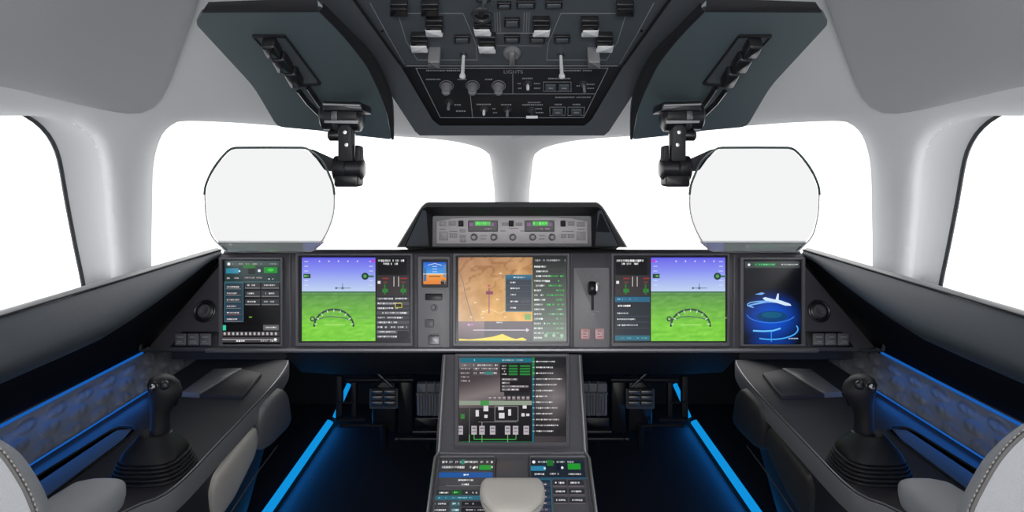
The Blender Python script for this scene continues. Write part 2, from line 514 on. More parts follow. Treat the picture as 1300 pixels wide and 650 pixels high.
# headliner panels: padded panels with a rolled lower edge
HL = [(-450, -440), (-450, 20), (-300, 56), (-150, 84), (0, 110), (60, 123), (120, 137), (158, 144), (180, 144), (194, 138), (206, 124), (216, 102), (228, 70), (240, 36), (252, 2),
      (266, -50), (285, -130), (310, -240), (350, -440)]
hl = resample(spline(HL[1:], 90) + [HL[0], HL[1]], 150)[:-1]
for s, nm in ((1, 'trim_1'), (-1, 'trim_2')):
    SX = s
    kp = lambda x, y: inside(x, y, hl)
    V2, T2 = tessellate(hl, [], 22, offset_pts(hl, (2, 4, 7, 12, 18, 26, 36, 48)), kp)
    ax = np.array([v[0] for v in V2]); ay = np.array([v[1] for v in V2])
    dd = seg_dist(ax, ay, hl)
    # tight roll along the front edge, wide roll along the lower edge
    wide = np.clip((190 - ax) / 120, 0, 1) * np.clip((ay + 60) / 60, 0, 1)
    R = 7 + 55 * wide
    t = np.clip(1 - dd / R, 0, 1)
    d = -(0.016 + 0.02 * wide) + (0.012 + 0.032 * wide) * (1 - np.sqrt(np.maximum(0, 1 - t ** 2 * .98)))
    Yd = shell_depth(ax, ay) + d
    def hfn(mb):
        for x, y, q in zip(ax, ay, Yd): mb.vert(P(x, y, q))
        for f in T2: mb.face(f)
    struct(part(nm, 'headliner', None, hfn, angle=80))
SX = 1
# floor
def ffn(mb):
    nx, ny = 14, 30
    ids = [[mb.vert((-1.1 + 2.2 * i / nx, -1.3 + 3.75 * j / ny, 0)) for i in range(nx + 1)] for j in range(ny + 1)]
    for j in range(ny):
        for i in range(nx):
            mb.face((ids[j][i], ids[j][i + 1], ids[j + 1][i + 1], ids[j + 1][i]))
struct(part('floor', 'floor', None, ffn))

# ------------------------------------------------------------------ instrument panel
PF = Frame(P(650, 446, 1.50), (1, 0, 0), P(650, 318, 1.58) - P(650, 446, 1.50))
panel = thing('instrument_panel', W(0, 1.6, -.48), 'wide charcoal instrument panel carrying the row of large displays', 'instrument panel')
OUT = [(184, 446), (1116, 446), (1022, 337), (1021, 322.5), (1017, 320.8), (283, 320.8), (279, 322.5), (278, 337)]
part('panel_face', 'panel', panel, lambda mb: mb.plate([PF.px(x, y) for x, y in OUT], PF.n, -0.05, 0.0, 0.003))
def lipfn(mb):
    pts = []
    for i in range(41):
        pts.append(PF.px(262 + (1038 - 262) * i / 40, 444.6, 0.003))
    mb.tube(pts, 0.0062, 8)
part('lower_lip', 'lip', panel, lipfn)
def bolster(mb):
    a = [PF.px(181, 447), PF.px(1119, 447)]
    prof = [(1.50, -.4765), (1.515, -.495), (1.62, -.57), (1.90, -.675), (1.96, -.64), (2.35, -.60)]
    r = [[W(-.57 + 1.14 * i / 12, y, z) for i in range(13)] for y, z in prof]
    mb.loft(r, closed=False)
    for e in (-1, 1):
        mb.loft([[W(e * x, 1.512, -.4785), W(e * x, 1.512, -.50), W(e * x, 1.56, -.50), W(e * x, 1.56, -.4785)] for x in (.575, .86)])
part('knee_bolster', 'black', panel, bolster, label='black underside sloping into the footwell')
for x in (368.5, 528, 573, 725.5, 774, 931.5):           # narrow raised dividers between the display bays
    part('bay_divider', 'bezel', panel, lambda mb: mb.plate(PF.rect(x - .8, 323, x + .8, 441), PF.n, -.001, .003, .0006))
for s in (1, -1):
    SX = s
    sp = part('speaker_grille', 'blackgloss', panel, lambda mb: (
        mb.ring(PF.px(260, 395, .002), PF.n, .0255, .0032),
        mb.lathe(PF.px(260, 395), PF.n, [(-.002, .0225), (.002, .0225), (.003, .021)], 28)))
    def dome(mb):
        o = PF.px(260, 395)
        mb.lathe(o, PF.n, [(0, .017), (.006, .0168), (.0085, .0145), (.009, .012), (.0085, .009), (.0075, .005), (.007, .0)], 28)
    part('dome', 'panel', sp, dome)
    bp = part('switch_plate', 'blackgloss', panel, lambda mb: mb.plate([PF.px(*q) for q in ((216, 441), (275, 441), (278, 421), (232, 421))], PF.n, 0, .0025, .0008))
    for j, bx in enumerate((230.5, 246.5, 262)):
        b = part('button', 'bezel', bp, lambda mb: mb.plate([PF.px(x, y) for x, y in rrect(bx - 7, 423.5, bx + 7, 438.5, 1.5)], PF.n, .002, .0065, .0012))
        def mk(mb):
            for y in (428, 433.5):
                mb.plate(PF.rect(bx - 4, y - .6, bx + 4 - 2 * ((j + (y > 430)) % 2), y + .6, 0), PF.n, .006, .0071)
            mb.plate(PF.rect(bx - 5, 435.3, bx + 5, 436.2, 0), PF.n, .006, .0071)
        part('legend', 'mark', b, mk)
SX = 1

# ------------------------------------------------------------------ displays
class Canvas:
    """draws coloured figures on a plane; every figure lies a hair above the one before"""
    def __init__(s, frame, base, warp=None):
        s.f, s.base, s.k, s.mb = frame, base, 0, MB()
        s.w = warp or (lambda x, y: (x, y))
    def d(s, layer): return s.base + 0.00025 * layer
    def poly(s, pts, col, layer=1):
        c = lin(col) if not isinstance(col, list) else [lin(q) for q in col]
        s.mb.poly([s.f.px(*s.w(x, y), 0) + s.f.n * s.d(layer) for x, y in pts], 0, c if isinstance(col, list) else tuple(c))
    def rect(s, x0, y0, x1, y1, col, layer=1):
        s.poly([(x0, y1), (x1, y1), (x1, y0), (x0, y0)], col, layer)
    def vgrad(s, x0, y0, x1, y1, top, bot, layer=1):
        s.rect(x0, y0, x1, y1, [bot, bot, top, top], layer)
    def line(s, x0, y0, x1, y1, w, col, layer=2):
        dx, dy = x1 - x0, y1 - y0; L = math.hypot(dx, dy) or 1
        nx, ny = -dy / L * w / 2, dx / L * w / 2
        s.poly([(x0 + nx, y0 + ny), (x1 + nx, y1 + ny), (x1 - nx, y1 - ny), (x0 - nx, y0 - ny)], col, layer)
    def path(s, pts, w, col, layer=2):
        for a, b in zip(pts, pts[1:]): s.line(*a, *b, w, col, layer)
    def disc(s, x, y, r, col, layer=2, ry=None):
        s.poly([(x + r * math.cos(t * .5236), y + (ry or r) * math.sin(t * .5236)) for t in range(12)], col, layer)
    def frame_(s, x0, y0, x1, y1, w, col, layer=2):
        s.rect(x0, y0, x1, y0 + w, col, layer); s.rect(x0, y1 - w, x1, y1, col, layer)
        s.rect(x0, y0 + w, x0 + w, y1 - w, col, layer); s.rect(x1 - w, y0 + w, x1, y1 - w, col, layer)
    def words(s, x0, x1, y, h, col, layer=3, fill=.8):
        """a row of small unreadable glyphs"""
        x = x0
        while x < x1 - .8:
            w = random.uniform(.8, 2.6)
            if random.random() < fill:
                k = random.uniform(.7, 1.1); s.rect(x, y - h / 2, min(x + w, x1), y + h / 2 * random.uniform(.5, 1), tuple(min(255, c * k) for c in col), layer)
            x += w + random.uniform(.3, .8)
    def cells(s, x0, y0, x1, y1, nx, ny, fn, layer=1):
        xs = [x0 + (x1 - x0) * i / nx for i in range(nx + 1)]; ys = [y0 + (y1 - y0) * j / ny for j in range(ny + 1)]
        col = [[fn(x, y) for x in xs] for y in ys]
        for j in range(ny):
            for i in range(nx):
                s.rect(xs[i], ys[j], xs[i + 1], ys[j + 1], [col[j + 1][i], col[j + 1][i + 1], col[j][i + 1], col[j][i]], layer)
def mixc(a, b, t):
    t = max(0, min(1, t)); return tuple(p + (q - p) * t for p, q in zip(a, b))
def display(label, frame, body, scr, draw, bezel='bezel', thick=.010, group=None, rad=2.5, cat='display', name='display_unit', warp=None):
    """body and scr: px rectangles (x0,y0,x1,y1); a bezel frame round a sunken lit screen"""
    x0, y0, x1, y1 = body
    base = sum(frame.rect(*body), Vector()) / 4
    t = thing(name, base, label, cat, group)
    def bz(mb):
        wp = warp or (lambda x, y: (x, y))
        o = [frame.px(*wp(x, y)) for x, y in rrect(x0, y0, x1, y1, rad)]
        i = [frame.px(*wp(x, y)) for x, y in rrect(*scr, .6)]
        n = frame.n; c = sum(o, Vector()) / len(o)
        sh = lambda pts, d, k: [c + (p - c) * k + n * d for p in pts]
        mb.loft([sh(o, 0.0002, 1), sh(o, thick * .75, 1), sh(o, thick, .988), [p + n * thick for p in sh(i, 0, 1.012)], [p + n * (thick - .0015) for p in i], [p + n * .002 for p in i]], cap0=True, cap1=False)
    part('bezel', bezel, t, bz)
    cv = Canvas(frame, thick - .006, warp)
    cv.rect(*scr, (6, 6, 8), 0)
    draw(cv, *scr)
    cv.mb.build('screen', 'screen', t, smooth=False)
    return t

def draw_pfd(cv, vx0, vx1, cx0, cx1, flip):
    """synthetic view in vx0..vx1, engine and radio column in cx0..cx1"""
    y0, yh, y1 = 327, 371, 433
    cv.vgrad(vx0, y0, vx1, y0 + 18, (104, 100, 236), (140, 150, 246))
    cv.vgrad(vx0, y0 + 18, vx1, yh, (140, 150, 246), (196, 216, 244))
    def ground(x, y):
        t = (y - yh) / (y1 - yh)
        c = mixc((96, 150, 78), (124, 208, 58), min(1, t * 1.5))
        k = noise.noise(Vector((x * .09, y * .35, 3.1))) * 26 + noise.noise(Vector((x * .5, y * .8, 9))) * 14
        return tuple(max(0, min(255, v + k * w)) for v, w in zip(c, (1.0, .7, .7)))
    cv.cells(vx0, yh, vx1, y1, 26, 22, ground)
    cv.rect(vx0, yh - .8, vx1, yh + .8, (62, 104, 88), 2)
    cv.rect(vx0, yh + 3.5, vx1, yh + 4.3, (72, 124, 66), 2)
    m = (vx0 + vx1) / 2 - 6 if not flip else (vx0 + vx1) / 2 + 3
    # compass arc and its ticks
    arc = [(m + 25 * math.cos(a), 415 - 22 * math.sin(a)) for a in [math.pi * k / 18 for k in range(19)]]
    cv.path(arc, 2.3, (44, 66, 62), 3)
    for k in range(1, 18, 2):
        a = math.pi * k / 18
        cv.line(m + 25 * math.cos(a), 415 - 22 * math.sin(a), m + 21.5 * math.cos(a), 415 - 18.5 * math.sin(a), .9, (226, 240, 220), 4)
    cv.path([(m - 20, 406), (m - 12, 402.5), (m - 2, 402), (m + 8, 403), (m + 16, 404.5), (m + 22, 407)], 1.2, (74, 92, 96), 3)
    cv.disc(m - 27, 405, 3.4, (40, 60, 52), 3); cv.disc(m - 27, 405, 1.7, (150, 200, 110), 4)
    cv.rect(m + 28, 403, m + 46, 404.6, (120, 170, 90), 3)
    cv.rect(m - 12, 412, m + 14, 413, (178, 232, 128), 3)
    # tapes and flight path symbol
    for yy in range(332, 366, 6):
        cv.rect(vx0 + 3, yy, vx0 + 8, yy + .7, (232, 236, 252), 2); cv.rect(vx1 - 8, yy, vx1 - 3, yy + .7, (232, 236, 252), 2)
    gx = vx1 - 13 if not flip else vx1 - 10
    cv.rect(vx0 + 2, 348, vx0 + 11, 353.5, (38, 66, 58), 3); cv.words(vx0 + 3, vx0 + 11, 350.8, 2, (120, 220, 110), 4)
    cv.disc(gx, 351, 4.6, (30, 60, 46), 3); cv.disc(gx, 351, 2.2, (84, 160, 90), 4)
    cv.rect(gx + 4, 350, gx + 11, 352.4, (60, 110, 86), 3)
    cx = m + 11
    cv.line(cx - 9, 366, cx + 10, 366, .8, (86, 112, 132), 3); cv.line(cx, 360, cx, 366, .8, (86, 112, 132), 3)
    cv.disc(cx, 366, 1.8, (96, 120, 138), 4); cv.disc(cx - 8, 366, 1.4, (80, 100, 124), 4)
    for k in range(5): cv.rect(cx - 30 + k * 12, 331, cx - 28.5 + k * 12, 333, (226, 220, 255), 2)
    mg = vx1 - 3 if not flip else vx0 + 3
    cv.rect(mg - 2.4, 330, mg + 2.4, 333, (190, 60, 220), 3)
    cv.rect(vx0, y0, vx1, y0 + .9, (70, 60, 190), 3)
    # column
    cv.rect(cx0, y0 - 1, cx1, y1, (26, 27, 32), 1)
    cv.rect(cx0 + 1.5, 328, cx1 - 4, 349, (2, 2, 3), 2)
    cv.words(cx0 + 2.5, cx1 - 7, 331.5, 3.2, (238, 238, 238), 3, .95); cv.words(cx0 + 9, cx1 - 14, 335.4, 2.6, (220, 220, 220), 4, .7)
    cv.rect(cx0 + 1, 350, cx1 - 1, 376, (52, 46, 48), 2)
    for dx in (8, 31) if not flip else (11, 36):
        cv.rect(cx0 + dx, 353, cx0 + dx + 8, 354.6, (150, 44, 38), 3); cv.rect(cx0 + dx + 1, 358, cx0 + dx + 6, 359.4, (126, 60, 48), 3)
        cv.rect(cx0 + dx, 367, cx0 + dx + 7, 371.5, (36, 128, 44), 3); cv.rect(cx0 + dx + 2, 361, cx0 + dx + 4, 374, (40, 110, 46), 3)
    for dx in (22, 28): cv.rect(cx0 + dx, 351.5, cx0 + dx + 1, 364, (200, 196, 190), 3)
    cv.rect(cx0 + 2, 357, cx0 + 5.5, 360.5, (235, 235, 235), 3)
    if not flip:
        for r in range(9):
            y = 379.5 + r * 6
            cv.rect(cx0 + .5, y - 2.4, cx1 - .5, y + 2.2, (78, 78, 84) if r % 2 else (60, 61, 68), 2)
            cv.words(cx0 + 2, cx1 - 3 - (r % 3) * 6, y, 2.2, (214, 212, 214), 3, .9)
        cv.rect(cx0 + 24, 385, cx0 + 33, 391, (36, 34, 14), 4); cv.frame_(cx0 + 24, 385, cx0 + 33, 391, .9, (196, 186, 60), 5)
        cv.rect(cx0 + 27, 420, cx1 - 1, 432, (18, 18, 24), 4)
    else:
        cv.rect(cx0 + .5, 377, cx1 - .5, 383.5, (30, 98, 132), 2); cv.words(cx0 + 3, cx1 - 8, 380.2, 1.6, (110, 190, 210), 3, .5)
        cv.rect(cx0 + .5, 383.5, cx1 - .5, 426, (26, 36, 46), 2)
        cv.rect(cx0 + 2, 386, cx0 + 21, 391, (10, 14, 22), 3); cv.words(cx0 + 4, cx0 + 20, 388.6, 2.6, (240, 240, 240), 4, 1)
        for y, w in ((398, 17), (405.5, 26), (413, 29)):
            cv.rect(cx0 + 1, y + 3.4, cx1 - 2, y + 3.9, (70, 80, 90), 3); cv.words(cx0 + 3, cx0 + w, y, 2, (216, 218, 222), 3, 1)
        cv.rect(cx0 + .5, 426, cx1 - .5, 432.5, (36, 106, 126), 2); cv.words(cx0 + 6, cx1 - 4, 429.3, 1.5, (110, 190, 200), 3, .7)
display('flight display with green terrain beside the small standby display, radio column on its right', PF, (376, 322, 525, 440), (380, 325, 521.5, 435),
        lambda cv, *r: draw_pfd(cv, 384, 477, 478, 520.5, False), group='flight displays with green terrain')
display('flight display with green terrain beside the landing gear lever, blue menu column on its left', PF, (775, 322, 925, 440), (778.5, 325, 922, 435),
        lambda cv, *r: draw_pfd(cv, 826, 920, 780, 825, True), group='flight displays with green terrain')

def draw_map(cv, *r):
    def relief(x, y):
        t = (y - 327) / 81; u = (x - 582) / 93
        c = mixc((176, 128, 94), (232, 176, 84), t * .8 + u * .25)
        c = mixc(c, (214, 178, 150), max(0, 1 - u * 2.2) * t * .9)
        a = noise.fractal(Vector((x * .06, y * .06, 1.7)), 1.0, 2.0, 4)
        b = abs(noise.noise(Vector((x * .05 + y * .04, y * .09, 5.2))))
        k = a * 22 - (26 if b < .07 and y < 372 else 0)
        return tuple(max(0, min(255, v + k)) for v in c)
    cv.cells(582, 327, 676, 408, 40, 34, relief)
    cv.path([(583, 345), (588, 358), (591, 374), (597, 395), (602, 408)], .9, (132, 120, 122), 2)
    cv.path([(610, 400), (622, 392), (634, 398), (655, 390)], .6, (250, 226, 160), 2)
    cv.line(621, 366, 621, 398, 1.2, (158, 70, 110), 3); cv.rect(617, 370, 626, 374, (132, 60, 92), 3); cv.disc(621, 363, 1.6, (190, 90, 110), 3)
    for x, y in ((602, 384), (612, 395), (630, 380), (597, 402), (611, 403), (640, 402), (634, 347)): cv.rect(x, y, x + 3, y + .9, (250, 240, 214), 3)
    cv.rect(666, 399, 674, 406, (120, 170, 90), 3)
    cv.vgrad(641.5, 349, 675.5, 396, (40, 52, 66), (32, 36, 50), 4); cv.frame_(641.5, 349, 675.5, 396, .8, (54, 128, 146), 5)
    cv.vgrad(642, 349.5, 675, 355.5, (40, 110, 140), (26, 78, 104), 5); cv.words(652, 666, 352.6, 1.8, (220, 230, 236), 6)
    for y, w in ((359, 6), (366.5, 12), (374.5, 6), (383, 9), (391, 6)):
        cv.words(648, 649 + w, y, 2, (222, 224, 228), 6, 1); cv.rect(643, y + 3.6, 674, y + 4, (70, 84, 98), 6)
    cv.rect(661, 380.5, 673, 385, (60, 62, 76), 6)
    # vertical profile
    cv.vgrad(582, 408, 676, 433, (96, 84, 92), (30, 26, 34), 1); cv.vgrad(582, 408, 615, 433, (150, 128, 128), (56, 42, 60), 2)
    cv.rect(601, 418.6, 668, 419.8, (206, 190, 206), 3); cv.poly([(668, 416.5), (672, 419.2), (668, 421.8)], (214, 200, 216), 3)
    cv.poly([(583, 432.5), (583, 430), (596, 431), (612, 429.5), (626, 427.5), (638, 424), (642, 426), (648, 428.5), (655, 430.5), (663, 428.5), (668, 431), (668, 432.5)], (240, 214, 52), 3)
    cv.words(594, 602, 412.5, 2.6, (214, 150, 214), 3); cv.words(630, 640, 409.8, 2, (230, 230, 230), 3)
    # flight plan column
    cv.rect(676.5, 327, 719, 433, [(92, 108, 96), (112, 124, 110), (16, 17, 18), (10, 11, 11)], 1)  # reflected glare painted in, brighter towards the lower right
    cv.words(679, 718, 331, 2.4, (170, 172, 172), 3, .7)
    for i, y in enumerate(range(339, 431, 6)):
        cv.words(678, 688 + (i * 7) % 5 + (6 if y < 360 else 0), y, 2.4, (222, 222, 220), 3, .95)
        if i > 1: cv.words(694 + (i % 2) * 12, 716, y, 2.2, (60, 190, 84) if i < 9 else (124, 190, 140), 3, .8)
        cv.rect(677, y + 3, 718, y + 3.4, (70, 84, 76), 2)
    cv.rect(692, 356, 698, 358.4, (220, 220, 220), 4)
    for x in (693, 703, 713): cv.disc(x, 426, 2.2, (150, 190, 158), 4)
display('large centre display showing a brown terrain map above the pedestal', PF, (575, 322, 723, 440), (579, 325, 719.5, 435), draw_map)

def draw_left_mfd(cv, x0, y0, x1, y1):
    cv.rect(286, 331, 357, 359, (40, 58, 60), 1); cv.rect(288, 332, 355, 338, (66, 82, 78), 2)
    cv.disc(291.5, 335.5, 2, (240, 240, 240), 3); cv.words(296, 352, 335.5, 1.6, (150, 160, 150), 3, .6)
    cv.rect(310, 336.5, 325, 341, (34, 112, 40), 3); cv.rect(336, 339.5, 353, 347, (30, 142, 44), 3); cv.disc(344.5, 343, 4, (60, 200, 70), 4, 2)
    cv.rect(288, 341, 304, 347.5, (44, 134, 164), 3); cv.disc(305, 344.5, 1.3, (180, 230, 240), 4); cv.disc(330, 344, 1.8, (236, 236, 240), 4); cv.rect(316, 341, 325, 348, (14, 18, 20), 3)
    cv.words(289, 304, 353.5, 2, (200, 190, 190), 3); cv.words(309, 334, 353, 2, (170, 150, 150), 3); cv.words(339, 348, 354.6, 1.8, (200, 200, 200), 3)
    cv.rect(286, 357.6, 357, 358.8, (62, 96, 100), 3)
    cv.rect(286, 359, 310, 409, (36, 62, 74), 1); cv.frame_(286, 359, 310, 409, .7, (70, 118, 132), 4)
    for i in range(6):
        y = 364.5 + i * 8.2
        cv.rect(287.4, y - 2.8, 308.4, y + 3, (54, 62, 70) if i < 3 else (50, 64, 84), 2); cv.words(289, 305 - (i % 2) * 3, y, 2, (206, 198, 198), 3, 1)
        cv.rect(288, y + 2.2, 307, y + 2.9, (132, 84, 80) if i > 3 else (130, 126, 126), 3)
    for i in range(3):
        for k, (a, b) in enumerate(((312, 331), (333, 355))):
            y = 362.5 + i * 10.4
            cv.rect(a, y - 3.4, b, y + 4, (52, 54, 58), 2); cv.rect(a, y + 3, b, y + 4.2, (122, 120, 120), 3); cv.words(a + 3, b - 5, y, 2.2, (216, 216, 216), 3, .9)
    cv.rect(317, 402, 321, 403.6, (110, 160, 50), 3)
    cv.rect(284, 413, 356, 419.5, (12, 12, 14), 2); cv.rect(284, 413, 288, 419.5, (60, 200, 170), 3); cv.rect(335, 412.5, 355, 419.5, (96, 96, 98), 3); cv.words(338, 352, 416, 2, (226, 226, 226), 4)
    cv.rect(283, 421, 356, 426.5, (62, 58, 62), 2)
    for k in range(13): cv.rect(285 + k * 5.4, 422, 287.6 + k * 5.4, 425.4, (190, 184, 184), 3)
    cv.rect(283, 428, 356, 434.5, (70, 66, 70), 2); cv.rect(283, 430.5, 353, 431.6, (170, 166, 168), 3); cv.words(301, 312, 433, 2, (236, 236, 236), 4, 1); cv.words(332, 352, 433, 1.8, (190, 190, 190), 4); cv.disc(350.5, 431, 1.8, (240, 240, 240), 5)
display('narrow black menu touchscreen at the left end of the instrument panel', PF, (279.5, 327, 360.5, 440), (283.5, 330.5, 357.5, 437.5), draw_left_mfd, rad=1.5)
def draw_right_mfd(cv, x0, y0, x1, y1):
    def glow(x, y):
        dx = (x - 979) / 34; dy = (y - 404) / 34
        k = max(0, 1 - (dx * dx * .62 + dy * dy * .8)) if y > 350 else max(0, 1 - (dx * dx * .62 + dy * dy * .8)) * .6
        k = max(k, 0.62 * max(0, 1 - abs(dx) ** 3) if y > 404 else 0)
        return mixc((4, 5, 14), (16, 84, 214), k)
    cv.cells(943, 331, 1016, 437, 26, 40, glow)
    cv.rect(945, 332.5, 1014, 340.5, (58, 66, 66), 2); cv.disc(950, 336.5, 1.7, (236, 236, 236), 4); cv.rect(957, 334, 984, 338.6, (34, 110, 62), 3); cv.words(958, 982, 336.3, 1.6, (120, 220, 150), 4); cv.words(991, 1012, 336.3, 1.8, (206, 206, 206), 4, .95)
    el = lambda cx, cy, rx, ry, a0, a1: [(cx + rx * math.cos(math.radians(a)), cy + ry * math.sin(math.radians(a))) for a in range(a0, a1 + 1, 8)]
    for cx, cy, rx, ry, a0, a1, w, c in ((978, 398, 31, 12, 20, 176, 1.0, (60, 130, 230)), (978, 418, 34, 13, -20, 120, 1.6, (70, 170, 255)), (970, 387, 22, 4.5, 130, 340, 1.2, (130, 190, 250)), (976, 390, 24, 6, 180, 330, .8, (120, 180, 250))):
        cv.path(el(cx, cy, rx, ry, a0, a1), w, c, 3)
    cv.poly(el(979, 402, 20, 7, 0, 352), (14, 66, 120), 2); cv.poly(el(979, 400, 13, 4, 0, 352), (18, 92, 128), 3)
    cv.path([(955, 420), (968, 420.6), (980, 420), (990, 417)], 2.0, (110, 200, 255), 4)
    # small aircraft
    cv.poly([(967, 379), (970, 377.4), (982, 380.4), (990, 381.6), (1002, 386), (1003.5, 388.4), (996, 388.2), (984, 384.4), (970, 381.6)], (214, 236, 255), 5)
    cv.poly([(983.5, 380.5), (986, 373), (987.6, 373), (987.4, 382)], (220, 238, 255), 5); cv.poly([(957, 374), (966, 371.4), (970, 372.6), (966, 374.6)], (120, 180, 250), 5)
    cv.poly([(980, 383), (950, 388.6), (947, 388), (975, 380.4)], (120, 180, 246), 4)
    cv.words(1000, 1012, 430, 1.8, (190, 210, 250), 4, 1); cv.rect(977.6, 421, 979, 434, (40, 140, 240), 3)
display('narrow blue display with a small aircraft picture at the right end of the instrument panel', PF, (938, 327, 1020.5, 440), (942.5, 330.5, 1016.5, 437.5), draw_right_mfd, rad=1.5)

# standby column between the left flight display and the map
stb = thing('standby_panel', PF.px(551, 441), 'grey column plate with a knob and slot below the small standby display', 'control panel')
part('faceplate', ['plate', 'mark'], stb, lambda mb: [mb.plate([PF.px(x, y) for x, y in rrect(531, 326, 571, 441, 1.5)], PF.n, .0002, .005, .001)] +
     [mb.plate(PF.rect(a, y - .5, b, y + .5), PF.n, .0045, .0055, 0, 1) for a, b, y in ((546, 556, 385), (553, 558, 410), (546, 556, 422))])
part('slot_window', 'blackgloss', stb, lambda mb: mb.plate([PF.px(x, y) for x, y in rrect(540, 373, 562, 381.5, 1)], PF.n, .004, .0062, .0006))
part('knob', 'knob', stb, lambda mb: (mb.lathe(PF.px(551, 391), PF.n, [(.004, .009), (.006, .009), (.0065, .0062), (.016, .0058), (.0175, .005), (.0178, 0)], 20), mb.ring(PF.px(551, 391, .006), PF.n, .0085, .0008)))
part('push_button', 'bezel', stb, lambda mb: mb.plate([PF.px(x, y) for x, y in rrect(540, 405.5, 551, 415.5, 1)], PF.n, .004, .0085, .001))
def tfn(mb):
    mb.plate([PF.px(x, y) for x, y in rrect(544, 426, 558.5, 437.5, 1)], PF.n, .004, .009, .001)
    for x in (547, 551, 555): mb.tube([PF.px(x, 427, .007), PF.px(x, 425.4, .015)], .0016, 6)
part('selector_switch', 'gunmetal', stb, tfn)
PF2 = Frame(PF.o + PF.n * .0052, PF.u, PF.v)
def draw_standby(cv, *r):
    cv.vgrad(537.5, 333, 566.5, 348, (28, 96, 206), (70, 158, 232)); cv.vgrad(537.5, 348, 566.5, 361, (242, 158, 62), (226, 126, 40))
    cv.rect(537.5, 347.4, 566.5, 348.4, (240, 236, 220), 2)
    for k in range(3): cv.rect(549, 338 + k * 3.4, 555, 338.6 + k * 3.4, (226, 236, 250), 2)
    cv.rect(538, 340, 541.4, 357, (60, 110, 170), 2); cv.rect(563, 336, 566, 352, (90, 140, 190), 2)
    cv.rect(545, 350.6, 559, 351.6, (40, 34, 20), 3); cv.path([(543, 337), (552, 334.6), (561, 337)], .6, (236, 240, 250), 3)
    cv.disc(563, 359, 3.6, (14, 14, 18), 4); cv.path([(561, 357), (565, 357), (565, 361)], .6, (190, 190, 190), 5)
display('small blue and orange standby attitude display beside the map', PF2, (535.5, 329.5, 569, 365), (537.5, 332.5, 567, 362.5), draw_standby, thick=.007, rad=1.2, bezel='blackgloss')

# landing gear lever panel
lg = thing('landing_gear_panel', PF.px(751, 441), 'grey landing gear lever plate with two pink buttons', 'control panel')
part('faceplate', ['plate', 'mark'], lg, lambda mb: [mb.plate([PF.px(x, y) for x, y in rrect(728, 340, 773, 441, 1.5)], PF.n, .0002, .005, .001)] +
     [mb.plate(PF.rect(a, y - .5, b, y + .5), PF.n, .0045, .0054, 0, 1) for a, b, y in ((745, 748, 352), (755, 760, 352), (744, 749, 396), (755, 761, 395.5), (748, 756, 399))])
part('slot', 'black', lg, lambda mb: mb.plate([PF.px(x, y) for x, y in rrect(750.2, 362, 753.6, 394, 1.2)], PF.n, .004, .0056, .0003))
def levfn(mb):
    a = PF.px(752, 370, .004); b = PF.px(752, 368, .034)
    mb.tube([a, b], .004, 10)
lv = part('gear_lever', 'gunmetal', lg, levfn)
def lkn(mb):
    o = PF.px(752, 366, .034)
    mb.lathe(o - PF.u * .011, PF.u, [(0, .010), (.002, .0155), (.005, .0175), (.017, .0175), (.020, .0155), (.022, .010)], 24)
part('lever_wheel', 'blackgloss', lv, lkn)
part('wheel_glint', 'metal', lv, lambda mb: mb.plate([PF.px(x, y, .0) + PF.n * .0 for x, y in rrect(753, 361, 756, 373, 1.2)], PF.n, .048, .0525, .0015))  # bright sliver imitating a specular streak on the wheel
for bx in (742.5, 760.5):
    b = part('guarded_button', 'pink', lg, lambda mb: mb.plate([PF.px(x, y) for x, y in rrect(bx - 5.8, 417.5, bx + 5.8, 431, 1)], PF.n, .004, .011, .0012))
    def mk(mb):
        for y in (420.4, 424.2, 428): mb.plate(PF.rect(bx - 2.8, y - .5, bx + 2.8 - (y == 424.2) * 2, y + .5), PF.n, .0105, .0117)
        mb.strokes([PF.px(x, y, .011) for x, y in ((bx - 5.2, 418.2), (bx + 5.2, 418.2), (bx + 5.2, 430.3), (bx - 5.2, 430.3))], PF.n, .0009, .0006, True)
    part('legend', 'redmark', b, mk)

# ------------------------------------------------------------------ glareshield with its hood, and the guidance panel
gs = thing('glareshield', W(0, 1.6, -.235), 'black glareshield with a raised hood over the guidance panel', 'glareshield')
def gtop(mb):
    n = 40; rings = []
    prof = [(0, 320.5), (-.008, 319.3), (-.004, 317.2), (.012, 316.4)]
    def edge(i):
        t = i / n; return 284 + (1016 - 284) * t
    for dy, py in prof:
        rings.append([P(edge(i), py + 2.2 * max(0, abs(edge(i) - 650) - 300) / 63, 1.568 + dy) for i in range(n + 1)])
    r2, r3 = [], []
    for i in range(n + 1):
        x = edge(i); r2.append(P(x, 318.5 + 2.2 * max(0, abs(x - 650) - 300) / 63, 1.72)); r3.append(Vector(((x - CX) / F * 1.62 , 2.02 - .30 * (abs(x - 650) / 363) ** 2.2, EYE - .33)))
    rings += [r2, r3]
    mb.loft(rings, closed=False)
part('top_ledge', 'black', gs, gtop)
